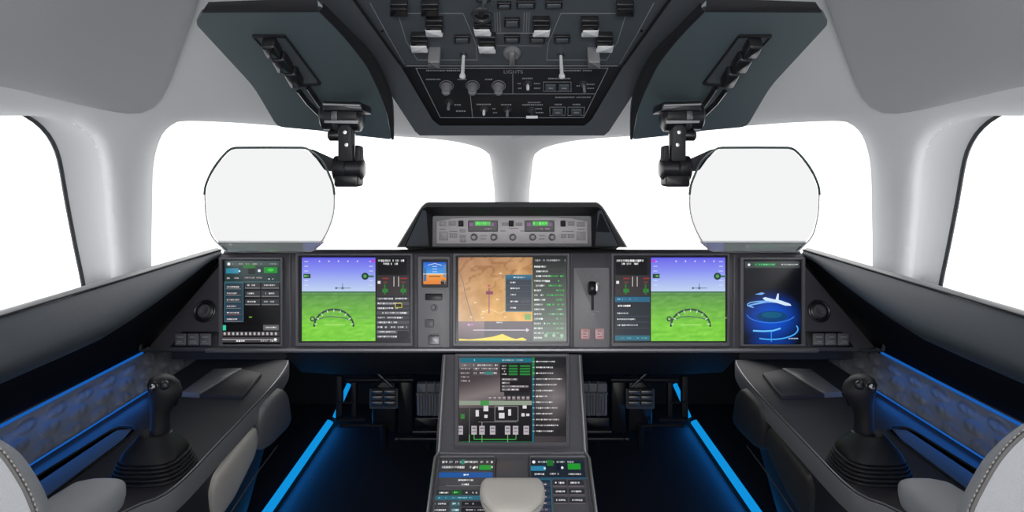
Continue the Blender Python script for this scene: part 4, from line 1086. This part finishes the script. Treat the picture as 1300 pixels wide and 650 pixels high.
# ------------------------------------------------------------------ paired equipment
WN = {1: 'by the left side window', -1: 'by the right side window'}
for s in (1, -1):
    SX = s
    side = 'left' if s == 1 else 'right'
    # --- projector housing
    hp = thing('overhead_projector', P(380, 90, 1.2), 'dark slate overhead projector housing with a switch tray, on the %s of the overhead console' % side, 'projector housing', 'projector housings')
    A, B, D = P(352, 162, 1.30), P(496, 175, 1.345), P(250, 30, .975)
    HN = (B - A).cross(D - A).normalized()
    if HN.z > 0: HN = -HN
    HFv = (D - A); HFr = Frame(A, (B - A) if (B - A).x > 0 else (A - B), D - A)
    HF = Frame(A, HFr.u, HFr.v)
    if HF.n.dot(HN) < 0: HF.n = -HF.n
    face = rnd([(257, 15), (249, 31), (322, 110), (352, 161), (406, 166), (440, 171), (497, 177), (489, 136), (466, 84), (436, 46), (405, 14)], [4, 4, 14, 8, 3, 3, 3, 12, 12, 10, 4], 4)
    def hfn2(mb):
        f0 = [HF.px(x, y) for x, y in face]
        fb = [HF.px(650 + (x - 650) * 1.004, y) + HN * -.006 for x, y in face]
        c = sum(f0, Vector()) / len(f0)
        def bk(p, q):
            x = q[0]; k = max(0, min(1, (x - 395) / 60))
            return c + (p - c) * .90 - HN * .028
        back = [bk(p, q) for p, q in zip(f0, face)]
        mb.loft([back, fb, f0])
    part('housing', 'teal', hp, hfn2, angle=30)
    def flank(mb):
        a_ = spline([(405, 14), (436, 46), (466, 84), (489, 136), (497, 177)], 24)
        b_ = spline([(409, 11), (441, 43), (475, 79), (497, 128), (500, 177)], 24)
        mb.loft([[HF.px(x, y) + HN * .0012 for x, y in a_], [HF.px(x, y) + HN * .0002 for x, y in b_], [HF.px(x, y) - HN * .012 for x, y in b_]], closed=False)
    part('flank_trim', 'black', hp, flank, label='black trim along the inner flank')
    def rearf(mb):
        mb.loft([[HF.px(257, 15.5) + HN * .001, HF.px(405, 14.5) + HN * .001], [HF.px(257.5, 13) + HN * .0003, HF.px(404, 12) + HN * .0003] , [HF.px(263, 9) - HN * .01, HF.px(402, 3.5) - HN * .01]], closed=False)
    part('rear_trim', 'black', hp, rearf, label='black rear edge')
    tray = rnd([(319, 43), (362, 43), (409, 106), (378, 109)], 3, 3)
    def trfn(mb):
        o = [HF.px(x, y) for x, y in tray]; c = sum(o, Vector()) / len(o)
        mb.loft([[p + HN * .0005 for p in o], [p + HN * .004 for p in o], [c + (p - c) * .93 + HN * .004 for p in o], [c + (p - c) * .92 + HN * .0012 for p in o]], cap1=False)
    tr = part('switch_tray', 'black', hp, trfn)
    part('tray_floor', 'casing', tr, lambda mb: mb.plate([HF.px(x, y) for x, y in rnd([(322, 45), (360, 45), (404, 104), (380, 106.5)], 3, 3)], HN, .0002, .0012))
    for x, y, w, h in ((346, 55, 9, 8), (359, 73, 9, 9), (374, 92, 8, 9)):
        b = part('tray_switch', 'blackgloss', tr, lambda mb: mb.plate([HF.px(a + (c - y) * .55, c) for a, c in rrect(x - w, y - h, x + w, y + h, 3)], HN, .001, .022, .005))
    part('hinge_rod', 'blackgloss', hp, lambda mb: mb.tube([HF.px(380, 112) + HN * .006, HF.px(392, 124) + HN * .012, HF.px(410, 142) + HN * .012], .005, 8))
    part('hinge_rod', 'blackgloss', hp, lambda mb: mb.tube([HF.px(392, 108) + HN * .006, HF.px(404, 122) + HN * .012, HF.px(416, 138) + HN * .012], .005, 8))
    # --- combiner with its arm
    hc = thing('head_up_combiner', P(434, 135, 1.2), 'clear glass head-up combiner on a black folding arm, hanging before the %s windshield' % side, 'head-up display', 'head-up combiners')
    YA = 1.16
    X = lambda x, y, d=0.0: P(x, y, YA + d)
    ux = Vector((1, 0, 0)); k_ = YA / F
    def br(mb):
        mb.lathe(X(408, 148), ux, [(0, 12 * k_), (3 * k_, 17 * k_), (18 * k_, 17.5 * k_), (20 * k_, 19 * k_), (49 * k_, 19 * k_), (52 * k_, 15 * k_)], 28)
        mb.plate([X(x, y, -.03) for x, y in rnd([(409, 128), (459, 130), (461, 142), (409, 141)], 3)], (0, -1, 0), -.07, .0, .003)
        mb.lathe(X(417, 172), ux, [(0, 5 * k_), (2 * k_, 7 * k_), (24 * k_, 7 * k_), (27 * k_, 5 * k_)], 16)
    b0 = part('bracket', 'blackgloss', hc, br, angle=40)
    part('clamp_band', 'gunmetal', b0, lambda mb: (mb.lathe(X(409, 148), ux, [(17 * k_, 18.2 * k_), (19 * k_, 19.2 * k_), (24 * k_, 19.4 * k_), (25 * k_, 18.2 * k_)], 28),
         mb.plate([X(x, y, -.033) for x, y in ((410, 131.5), (457, 133), (457, 135), (410, 133.5))], (0, -1, 0), 0, .002),
         mb.plate([X(x, y, -.031) for x, y in ((412, 153), (455, 153), (455, 157), (412, 156))], (0, -1, 0), -.01, .001)))
    def armf(mb):
        mb.plate([X(x, y, -.018) for x, y in rnd([(430, 205), (449, 205), (448, 163), (444, 158), (434, 158), (430, 164)], 3)], (0, -1, 0), -.016, .006, .002)
        mb.plate([X(x, y, -.012) for x, y in rnd([(451, 205), (460, 205), (459, 186), (452, 184)], 2)], (0, -1, 0), -.012, .006, .002)
    am = part('arm', 'black', hc, armf)
    for x, y in ((438, 168), (440, 184)):
        part('screw', 'metal', am, lambda mb: mb.lathe(X(x, y, -.024), (0, -1, 0), [(0, 2.6 * k_), (.002, 2.3 * k_), (.0025, 0)], 12))
    part('spring_rod', 'metal', am, lambda mb: mb.tube([X(450.5, 170, -.01), X(450.5, 203, -.01)], 1.0 * k_, 8))
    def jt(mb):
        mb.lathe(X(424, 214), ux, [(0, 12 * k_), (2 * k_, 16 * k_), (16 * k_, 17 * k_), (18 * k_, 14 * k_), (36 * k_, 14 * k_), (38 * k_, 11 * k_)], 24)
        mb.plate([X(x, y, -.01) for x, y in rnd([(426, 237), (457, 237), (457, 222), (426, 222)], 4)], (0, -1, 0), -.025, .012, .003)
    jn = part('joint', 'blackgloss', hc, jt, angle=40)
    def lk(mb):
        mb.loft([[X(x, y, d) for x, y in rnd([(388, 188), (398, 190), (427, 203), (427, 219), (412, 216), (402, 202)], 2)] for d in (-.012, .012)])
    part('link', 'black', hc, lk)
    # glass plate leaning back
    CF = Frame(P(343, 319, 1.16), (1, 0, 0), P(343, 188, 1.10) - P(343, 319, 1.16))
    gl = rnd([(296, 188.5), (386, 188.5), (412, 209), (424, 243), (424, 272), (410, 310), (396, 319.5), (290, 319.5), (270, 300), (262, 272), (261, 240), (273, 211)], [6, 6, 12, 12, 14, 14, 10, 10, 18, 14, 12, 12], 5)
    g0 = part('glass', 'combiner', hc, lambda mb: mb.poly([CF.px(x, y) for x, y in gl]), label='clear glass plate')
    def rim(path, r, mb):
        pts = [CF.px(x, y) for x, y in path]
        mb.tube(pts, r, 8)
    top = spline([(259.5, 247), (261, 236), (267, 221), (275, 208), (285, 196), (293, 189.3), (300, 187.5)], 40) + [(340, 187.3), (384, 187.5)] + spline([(389, 188.5), (400, 195), (410, 205), (418, 222), (423, 236), (424.5, 247)], 24)
    part('edge_frame', 'hudedge', g0, lambda mb: rim(top, .0022, mb), label='dark frame along the upper edge')
    low = spline([(260, 247), (261.5, 272), (268, 298), (280, 312), (292, 319.3), (343, 320), (392, 319.3), (404, 312), (416, 293), (423.5, 270), (424.5, 247)], 60)
    part('glass_edge', 'fcu', g0, lambda mb: rim(low, .0013, mb))

    def prism(mb):
        x0s = [(275, 307.5), (412, 307.5)]; x1s = [(291, 319.3), (396, 319.3)]
        mb.loft([[CF.px(275, 307.5) + CF.n * .0006, CF.px(412, 307.5) + CF.n * .0006, CF.px(396, 319.3) + CF.n * .0006, CF.px(291, 319.3) + CF.n * .0006],
                 [CF.px(275, 307.5) + CF.n * .0008, CF.px(412, 307.5) + CF.n * .0008, CF.px(396, 319.3) + CF.n * .0042, CF.px(291, 319.3) + CF.n * .0042]])
    part('lower_prism', 'prism', g0, prism, smooth=False)
    part('lower_haze', 'haze', g0, lambda mb: mb.poly([CF.px(x, y) - CF.n * .003 for x, y in ((274, 306.5), (413, 306.5), (396, 319.8), (291, 319.8))]))  # sheet added behind the prism to lighten it like haze
    # --- side ledge under the window
    rl = thing('window_ledge', W(-.85, .6, -.48), 'long dark padded ledge running below the %s side window' % side, 'ledge', 'side window ledges')
    def prof(y):
        t = max(0, (y - 1.32) / .26); e = .5 * t * t
        dx = -.0; nar = 1 - .35 * min(1, t) ** 2
        return [(-.985, -.335), (-.86, -.262), (-.815, -.238), (-.797, -.2315), (-.787, -.231), (-.779, -.235)], [(-.777, -.238), (-.768, -.2445), (-.757, -.257), (-.748, -.274), (-.741 , -.293), (-.740, -.305), (-.745, -.316), (-.757, -.329)], [(-.757, -.329), (-.80, -.366), (-.86, -.416), (-.93, -.474)]
    Ys = [-1.2, -.6, 0, .4, .7, .9, 1.0, 1.1, 1.2, 1.3, 1.38, 1.44, 1.48, 1.51, 1.55, 1.60]
    def seg(i):
        def fn(mb):
            rings = []
            for y in Ys:
                t = max(0, min(1, (y - 1.08) / .46)); k = 1 - .80 * t ** 1.3
                rx, rz = -.777, -.238
                q = []
                pr = prof(y)
                bot = (rx + (pr[1][-1][0] - rx) * k - .004 * t, rz + (pr[1][-1][1] - rz) * k)
                for x, z in pr[i]:
                    if i == 1: x, z = rx + (x - rx) * k - .004 * t * (z < -.24), rz + (z - rz) * k
                    if i == 2:
                        u = (x + .757) / (-.93 + .757); x, z = bot[0] + (-.93 - bot[0]) * u, bot[1] + (-.474 - bot[1]) * u
                    q.append((x, z))
                rings.append([W(x, y, z) for x, z in q])
            mb.loft(rings, closed=False)
        return fn
    part('rim', 'rim', rl, seg(0), label='pale rim along the sill')
    part('padded_top', 'rail', rl, seg(1), angle=60)
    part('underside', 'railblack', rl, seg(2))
    def endcap(mb):
        pr = prof(0); q = pr[0] + pr[1] + pr[2]
        mb.poly([W(x, 1.60, z) for x, z in pr[0] + [(-.777, -.238), (-.781, -.256), (-.93, -.474)]] + [W(-.985, 1.60, -.47)])
        mb.loft([[W(-.763, y, -.248), W(-.80, y, -.264), W(-.90, y, -.295), W(-1.0, y, -.330), W(-1.0, y, -.474), W(-.763, y, -.474)] for y in (1.632, 1.64)])
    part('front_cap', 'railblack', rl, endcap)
    part('seam', 'black', rl, lambda mb: mb.tube([W(-.7775, y, -.2355) for y in Ys], .0018, 6))
    # --- quilted side panel
    qp = thing('quilted_panel', W(-.9, 1.2, -.56), 'grey quilted side panel with embossed buttons below the %s ledge' % side, 'wall panel', 'quilted side panels')
    def quilt(mb):
        a = Vector((-.932, 0, EYE - .486)); b = Vector((-.874, 0, EYE - .557)); ac = b - a; L = ac.length; ac.normalize()
        n = Vector((0, 1, 0)).cross(ac)
        if n.x < 0: n = -n
        ny, nv = 430, 34; y0, y1 = .35, 1.66
        ids = []
        for i in range(ny + 1):
            y = y0 + (y1 - y0) * i / ny; row = []
            for j in range(nv + 1):
                v = L * j / nv
                r = int(v / (L / 3)); r = min(r, 2); cv_ = (r + .5) * L / 3 + .004 * (1 - r)
                py = .078; ph = .5 * (r % 2)
                ky = (y / py + ph); cy = (math.floor(ky) + .5)
                dy = (ky - cy) * py; dv = v - cv_
                sk = dv + dy * .25
                sk = dy + dv * .7; q = (sk / .026) ** 2 + (dv / .0125) ** 2
                h = .0066 * max(0, 1 - q) ** .55 - .0026 * math.exp(-(sk / .0045) ** 2) * max(0, 1 - q)
                p = a + ac * v + Vector((0, y, 0)) + n * h
                row.append(mb.vert(p))
            ids.append(row)
        for i in range(ny):
            for j in range(nv):
                mb.face((ids[i][j], ids[i][j + 1], ids[i + 1][j + 1], ids[i + 1][j]))
    part('quilted_cover', 'quilt', qp, quilt, angle=80)
    part('backing', 'black', qp, lambda mb: mb.loft([[W(-.936, y, -.482), W(-.95, y, -.482), W(-.95, y, -.56), W(-.875, y, -.56)] for y in (.35, 1.66)]))
    # --- light strips
    ls = part('light_strip', 'led_side', None, lambda mb: mb.tube([W(-.9265, y, -.4795) for y in (.35, .8, 1.2, 1.5)], .0035, 6))
    ls['label'] = 'thin blue light strip under the %s window ledge' % side; ls['category'] = 'light strip'; ls['group'] = 'ledge light strips'
    # --- side console
    sc = thing('side_console', W(-.72, 1.1, -.98), 'charcoal side console carrying the %s sidestick' % side, 'console', 'side consoles')
    TOP = [(-.873, .45), (-.64, .45), (-.64, .89), (-.572, 1.0), (-.578, 1.2), (-.588, 1.46), (-.60, 1.56), (-.62, 1.66), (-.873, 1.66)]
    tp = [(-.873, .45)] + spline(TOP[1:3], 3)[:-1] + spline([(-.64, .87), (-.605, .955), (-.572, 1.01), (-.576, 1.2), (-.588, 1.46), (-.605, 1.60), (-.62, 1.66)], 40) + [(-.873, 1.66)]
    def body(mb):
        ring = lambda dz, dx: [W(x + (dx if x > -.8 else 0), y, dz) for x, y in tp]
        under = [W(x - .012 if x > -.8 else x, y, -.597) for x, y in tp]
        foot = [W(x - .118 if x > -.8 else x, y, -.98) for x, y in tp]
        mb.loft([foot, under, ring(-.594, -.002), ring(-.555, 0), ring(-.5515, -.002), ring(-.55, -.006)])
    part('body', 'console', sc, body, angle=25)
    def band(mb):
        e = tp[4:-1]
        pr = lambda dz, dx: [W(x + dx, y, dz) for x, y in e]
        mb.loft([pr(-.5935, .0008), pr(-.5935, .0022), pr(-.557, .0022), pr(-.5545, .0005)], closed=False)
    part('edge_band', 'consoleband', sc, band)
    part('edge_highlight', 'lip', sc, lambda mb: mb.tube([W(x - .001, y, -.5515) for x, y in tp[4:-1]], .0016, 6))  # bright line built to stand for the highlight along the edge
    # side pads on the leaning inner wall
    SFr = Frame(W(-.589, 1.2, -.597), (0, -1, 0), Vector((.118, 0, .383)))
    if SFr.n.x < 0: SFr.n = -SFr.n
    def sidepad(pts, mname, lab):
        def fn(mb):
            o = [SFr.px(x, y) for x, y in rnd(pts, 7, 5)]; c = sum(o, Vector()) / len(o)
            r = []
            for k, d in ((1, -.004), (1, .006), (.985, .010), (.94, .013), (.8, .0155), (.5, .017)):
                r.append([c + (p - c) * k + SFr.n * d for p in o])
            mb.loft(r)
        part('side_pad', mname, sc, fn, label=lab, angle=60)
    sidepad([(262, 624), (268, 603), (312, 546), (321, 540), (323, 556), (318, 576), (290, 632), (270, 660), (264, 650)], 'pad' if s == 1 else 'padshade', 'pale leather side pad' if s == 1 else 'leather side pad darkened as in shade')
    sidepad([(322, 572), (323, 537), (330, 517), (355, 492), (361, 500), (366, 530), (361, 541), (336, 566)], 'padgrey' if s == 1 else 'padshade', 'dark grey leather pad' if s == 1 else None)
    def bead(mb):
        pts = [SFr.px(x, y, .012) for x, y in ((285, 662), (300, 640), (325, 602), (352, 566))]
        mb.tube(pts, .0016, 6)
    part('lower_bead', 'lip', sc, bead)
    KF = Frame(W(-.7, 1.1, -.55), (1, 0, 0), (0, 1, 0))
    def pocket(mb):
        o = [KF.px(x, y) for x, y in rnd([(20, 622), (140, 547), (152, 541.5), (172, 542), (175, 546), (159, 561), (60, 634), (20, 660)], [2, 6, 5, 5, 4, 8, 3, 3], 4)]
        c = sum(o, Vector()) / len(o); n = KF.n
        mb.loft([[p for p in o], [p + n * .0035 for p in o], [c + (p - c) * .95 + n * .004 for p in o], [c + (p - c) * .93 - n * .0 for p in o]], cap1=False)
    pk = part('armrest_pocket', 'rubber', sc, pocket)
    part('pocket_floor', 'casing', pk, lambda mb: mb.plate([KF.px(x, y) for x, y in ((30, 626), (148, 547), (168, 545), (156, 559), (62, 629), (30, 648))], KF.n, .0004, .0014))
    def lid(mb):
        mb.plate([KF.px(x, y) for x, y in ((230, 504), (271, 473.5), (307, 472.5), (253, 505))], KF.n, 0, .012, .003)
    part('stowage_lid', 'consoleband', sc, lid)
    part('stowage_lid', 'console', sc, lambda mb: mb.plate([KF.px(x, y) for x, y in ((254, 505.5), (308, 473), (332, 478), (308, 508))], KF.n, 0, .010, .003))
    # light strip along the foot of the quilted panel
    l2 = part('light_strip', 'led_side', None, lambda mb: mb.tube([W(-.869, y, -.5475) for y in (.5, .9, 1.2, 1.48)], .002, 6))
    l2['label'] = 'thin blue light strip along the back of the %s side console' % side; l2['category'] = 'light strip'; l2['group'] = 'console light strips'
    # --- sidestick
    b0 = Zpt(197, 598, -.55)
    st = thing('sidestick', b0, 'black sidestick with a moulded grip on the %s side console' % side, 'sidestick', 'sidesticks')
    def boot(mb):
        rings = []
        def rr(hw, hd, z, k=3.2):
            out = []
            for i in range(32):
                a = 2 * math.pi * i / 32; ca, sa = math.cos(a), math.sin(a)
                out.append(b0 + Vector((hw * math.copysign(abs(ca) ** (2 / k), ca), hd * math.copysign(abs(sa) ** (2 / k), sa), z)))
            return out
        z = .0002
        rings.append(rr(.062, .056, z))
        for i in range(5):
            w = .062 - i * .0024
            rings += [rr(w, w * .9, z + .001), rr(w + .0012, w * .9 + .001, z + .003), rr(w, w * .9, z + .0052), rr(w - .003, w * .9 - .003, z + .0058)]
            z += .0062
        rings += [rr(.050, .046, z + .002), rr(.047, .043, z + .010, 2.8), rr(.040, .036, z + .020, 2.5), rr(.030, .028, z + .030, 2.3), rr(.026, .024, z + .036, 2.1), rr(.024, .022, z + .038, 2)]
        mb.loft(rings)
    part('boot', 'rubber', st, boot, angle=40)
    YS = b0.y + .005
    def grip(mb):
        ctr = [(197, 566, 19, 17), (199, 556, 15, 14), (203, 548, 13, 13), (203.5, 535, 12, 12.5), (204, 524, 12.5, 13), (207, 512, 16, 14), (209, 503, 20, 16), (208, 494, 21, 17), (206, 486, 20, 17), (205, 480, 16, 14), (204, 476.5, 8, 8)]
        k = YS / F; rings = []
        for x, y, w, d in ctr:
            c = P(x, y, YS); ring = []
            for i in range(24):
                a = 2 * math.pi * i / 24
                lob = 1 + (.22 if y < 512 and y > 484 else 0.04) * max(0, math.cos(a)) ** 2
                ring.append(c + Vector((w * k * .86 * math.cos(a) * lob, d * k * .95 * math.sin(a), 0)))
            rings.append(ring)
        mb.loft(rings)
    gp = part('grip', 'rubber', st, grip, angle=70)
    part('thumb_button', 'metal', gp, lambda mb: mb.lathe(P(195, 491, YS - .024), (0, -1, .25), [(0, .0048), (.004, .0045), (.0055, .003), (.006, 0)], 14))
    part('hat_switch', 'blackgloss', gp, lambda mb: (mb.lathe(P(209, 489, YS - .022), (0, -1, .25), [(0, .008), (.004, .0078), (.006, .006), (.007, .003), (.0072, 0)], 16), mb.ring(P(195, 491, YS - .023), (0, -1, .25), .0068, .0014)))
    part('trigger', 'blackgloss', gp, lambda mb: mb.tube([P(214, 496, YS + .012), P(224, 502, YS + .016), P(221, 512, YS + .014), P(212, 517, YS + .01)], [.006, .0075, .006, .004], 10))
    part('collar', 'blackgloss', gp, lambda mb: mb.ring(P(203, 549, YS), (0, 0, 1), .0195, .0018))
    # --- floor light strip
    l3 = part('light_strip', 'led', None, lambda mb: mb.loft([[W(-.690, y, -.979), W(-.669, y, -.979), W(-.670, y, -.974), W(-.680, y, -.968), W(-.690, y, -.966)] for y in (1.2, 1.7, 2.24)]))
    part('riser', 'led', l3, lambda mb: mb.tube([P(425, 530, 2.28), P(434, 508, 2.30), P(443, 488, 2.30)], .009, 8))
    l3['label'] = 'bright blue light strip along the floor beside the %s footwell' % side; l3['category'] = 'light strip'; l3['group'] = 'floor light strips'
    # --- rudder pedals
    for q, (cx, wd, lab) in enumerate(((487, 17, 'outer'), (543, 14, 'inner'))):
        Yp = 2.03
        rp = thing('rudder_pedal', Vector(P(cx, 560, Yp)), 'dark %s rudder pedal in the %s footwell, %s' % (lab, side, 'beside the blue floor light' if q == 0 else 'beside the pedestal'), 'pedal', 'rudder pedals')
        kp = Yp / F
        XP = lambda x, y, d=0.0: P(x, y, Yp + d)
        def tread(mb):
            if q == 0:
                for r in range(3):
                    yy = 498 + r * 7
                    for e in (-1, 1):
                        mb.plate([XP(x, y) for x, y in rrect(cx + e * 8 - 7.5, yy - 3, cx + e * 8 + 7.5, yy + 3, 1)], (0, -1, 0), 0, .006, .0015)
                mb.plate([XP(x, y, .004) for x, y in rrect(cx - 18, 494, cx + 18, 519, 2)], (0, -1, 0), -.012, .0)
            else:
                mb.plate([XP(x, y, .004) for x, y in rrect(529, 487, 560, 528, 2)], (0, -1, 0), -.02, 0, .002)
                for i in range(8): mb.plate([XP(531 + i * 3.6, 526), XP(532.6 + i * 3.6, 526), XP(532.6 + i * 3.6, 498), XP(531 + i * 3.6, 498)], (0, -1, 0), -.005, .006)
                for x in (541, 552): mb.tube([XP(x, 484, -.006), XP(x, 528, -.006)], .0026, 6)
                mb.tube([XP(528, 500, -.008), XP(563, 500, -.008)], .0026, 6)
        part('tread', 'gunmetal' if q == 0 else 'knob', rp, tread)
        def armp(mb):
            if q == 0:
                mb.tube([XP(440, 482), XP(525, 482)], [.010, .010], 12)
                mb.tube([XP(476, 471, -.012), XP(498, 491, -.012)], .005, 8); mb.tube([XP(498, 471, -.012), XP(476, 491, -.012)], .005, 8)
                mb.plate([XP(x, y, .02) for x, y in rrect(472, 476, 502, 548, 3)], (0, -1, 0), -.03, 0, .004)
                mb.plate([XP(x, y, .03) for x, y in rrect(505, 480, 524, 550, 3)], (0, -1, 0), -.03, 0, .004)
                mb.tube([XP(428, 533), XP(464, 533)], .008, 10); mb.tube([XP(432, 540, -.01), XP(462, 540, -.01), XP(486, 541, -.01)], [.007, .006, .005], 10)
                mb.tube([XP(487, 540), XP(487, 575, .02)], .012, 10)
            else:
                mb.plate([XP(x, y, .01) for x, y in rrect(526, 530, 562, 552, 2)], (0, -1, 0), -.03, 0, .004)
                mb.tube([XP(524, 548, -.012), XP(562, 548, -.012)], .0095, 12)
                mb.tube([XP(502, 557, -.02), XP(507, 557, -.02), XP(508, 557, -.02), XP(530, 557, -.02), XP(562, 557, -.02)], [.011, .011, .0075, .008, .008], 12)
                mb.tube([XP(543, 550), XP(543, 575, .02)], .012, 10)
        part('linkage', 'blackgloss', rp, armp)
        if q == 0:
            def side_arm(mb):
                mb.plate([XP(x, y, .01) for x, y in rrect(426, 478, 434, 536, 2)], (0, -1, 0), -.02, 0, .002)
                mb.plate([XP(x, y, .01) for x, y in rrect(446, 484, 452, 532, 2)], (0, -1, 0), -.02, 0, .002)
                mb.tube([XP(426, 511), XP(450, 511)], .003, 6)
            part('side_arm', 'black', rp, side_arm)
    # --- pilot seat
    if s == 1:
        OUTL = [(-560, 900), (-560, 700), (-530, 600), (-460, 545), (-330, 520), (-150, 522), (-60, 535), (0, 560), (32, 597), (56, 645), (74, 720), (82, 900)]
    else:
        OUTL = [(-480, 900), (-490, 690), (-470, 590), (-420, 530), (-310, 495), (-130, 500), (-45, 516), (0, 538), (38, 573), (66, 618), (84, 660), (100, 740), (106, 900)]
    YT = .42
    se = thing('pilot_seat', Vector((-.5, .35, 0)), 'grey leather pilot seat with a stitched shoulder, on the %s' % side, 'seat', 'pilot seats')
    ol = spline(OUTL, 90)
    def sback(mb):
        pts = [P(x, y, YT) for x, y in ol]; c = sum(pts, Vector()) / len(pts)
        r = []
        for k, d in ((.84, .13), (.93, .125), (.965, .11), (.985, .08), (.995, .05), (1, .028), (.99, .012), (.975, .004), (.95, 0), (.75, -.006), (.5, -.01)):
            r.append([c + (p - c) * k + Vector((-.70 * d, d, -.52 * d)) for p in pts])
        mb.loft(r)
    part('backrest', 'seat', se, sback, angle=60)
    def piping(mb):
        pts = [P(x, y, YT) for x, y in ol]; c = sum(pts, Vector()) / len(pts)
        mb.tube([c + (p - c) * .955 + Vector((0, -.0005, 0)) for p in pts], .0016, 6)
    part('seam', 'seam', se, piping)
    def stitch(mb):
        pts = [P(x, y, YT) for x, y in ol]; c = sum(pts, Vector()) / len(pts)
        q = resample([tuple(c + (p - c) * .964 + Vector((0, .0005, 0))) for p in pts], 340)
        for i in range(0, 338, 2): mb.tube([q[i], q[i + 1]], .0008, 5)
    part('stitching', 'stitch', se, stitch)
    def arm_rest(mb):
        r = []
        for t, w, h in ((.47, .040, .022), (.60, .042, .024), (.72, .042, .024), (.78, .041, .024), (.815, .038, .022), (.832, .030, .016), (.838, .018, .009)):
            c = W(-.566, t, -.456)
            r.append([c + Vector((w * math.copysign(abs(math.cos(a)) ** .6, math.cos(a)), 0, h * math.copysign(abs(math.sin(a)) ** .6, math.sin(a)))) for a in [2 * math.pi * i / 24 for i in range(24)]])
        mb.loft(r)
    part('armrest', 'seat', se, arm_rest, angle=60)
    part('armrest_bracket', 'black', se, lambda mb: mb.tube([W(-.566, .44, -.465), W(-.566, .60, -.465)], .014, 10))
    def pan(mb):
        pts = [W(x, y, 0) for x, y in rnd([(-.615, .38), (-.34, .38), (-.34, .58), (-.60, .58)], .05, 5)]
        c = sum(pts, Vector()) / len(pts)
        mb.loft([[c + (p - c) * k + Vector((0, 0, d)) for p in pts] for k, d in ((.9, -.68), (1, -.66), (1, -.60), (.96, -.575), (.8, -.57))])
    part('cushion', 'seat', se, pan, angle=60)
    part('pedestal_leg', 'black', se, lambda mb: mb.lathe(Vector((-.5, .42, 0)), (0, 0, 1), [(0, .16), (.03, .15), (.05, .07), (.31, .06), (.33, .12)], 24))
SX = 1
# firewall ahead of the pedals
struct(part('wall_footwell', 'black', None, lambda mb: mb.loft([[(-.95, 2.42, 0), (.95, 2.42, 0)], [(-.95, 2.38, .30), (.95, 2.38, .30)]], closed=False)))

# ------------------------------------------------------------------ light: bright overcast all round, blue strips inside
wd = bpy.data.worlds.new('World'); bpy.context.scene.world = wd; wd.use_nodes = True
bg = wd.node_tree.nodes['Background']; bg.inputs[0].default_value = (1, 1, 1, 1); bg.inputs[1].default_value = 2.0
def area(name, loc, target, sx, sy, power, col, spread=180):
    l = bpy.data.lights.new(name, 'AREA'); l.shape = 'RECTANGLE'; l.size = sx; l.size_y = sy; l.energy = power; l.color = col
    l.spread = math.radians(spread)
    o = bpy.data.objects.new(name, l); C.objects.link(o); o.location = loc
    o.rotation_euler = (Vector(target) - Vector(loc)).to_track_quat('-Z', 'Y').to_euler()
    return o
for s in (1, -1):
    # the glow of the ledge strip on the quilting and the console strip on the console top
    area('ledge_glow', (-.905 * s, 1.0, EYE - .485), (-.88 * s, 1.0, EYE - .56), .9, .012, .075, (0.02, .25, 1))
    area('console_glow', (-.855 * s, 1.05, EYE - .535), (-.75 * s, 1.05, EYE - .56), .7, .012, .13, (0.02, .25, 1))

for s in (1, -1):
    area('floor_glow', (-.655 * s, 1.72, .022), (-.60 * s, 1.72, 0), 1.0, .02, .40, (0.01, .30, 1), 150)
    area('floor_glow', (-.70 * s, 1.72, .03), (-.72 * s, 1.72, .2), 1.0, .02, .05, (0.01, .30, 1))
# added fill light, unseen above and behind the seats, to brighten the cabin
area('cabin_fill', (0, -.75, EYE + .42), (0, 1.5, EYE - .25), .9, .35, 12, (.98, .985, 1))

# ------------------------------------------------------------------ camera and colour
cam = bpy.data.cameras.new('camera'); co = bpy.data.objects.new('camera', cam); C.objects.link(co)
co.location = (0, 0, EYE); co.rotation_euler = (math.pi / 2, 0, 0)
cam.sensor_width = 36; cam.lens = 36 * F / 1300; cam.shift_y = -(325 - HY) / 1300
cam.clip_start = 0.02
S = bpy.context.scene; S.camera = co
S.view_settings.view_transform = 'Standard'; S.view_settings.look = 'None'
S.view_settings.gamma = 1; S.view_settings.exposure = 0
S.view_settings.use_curve_mapping = False
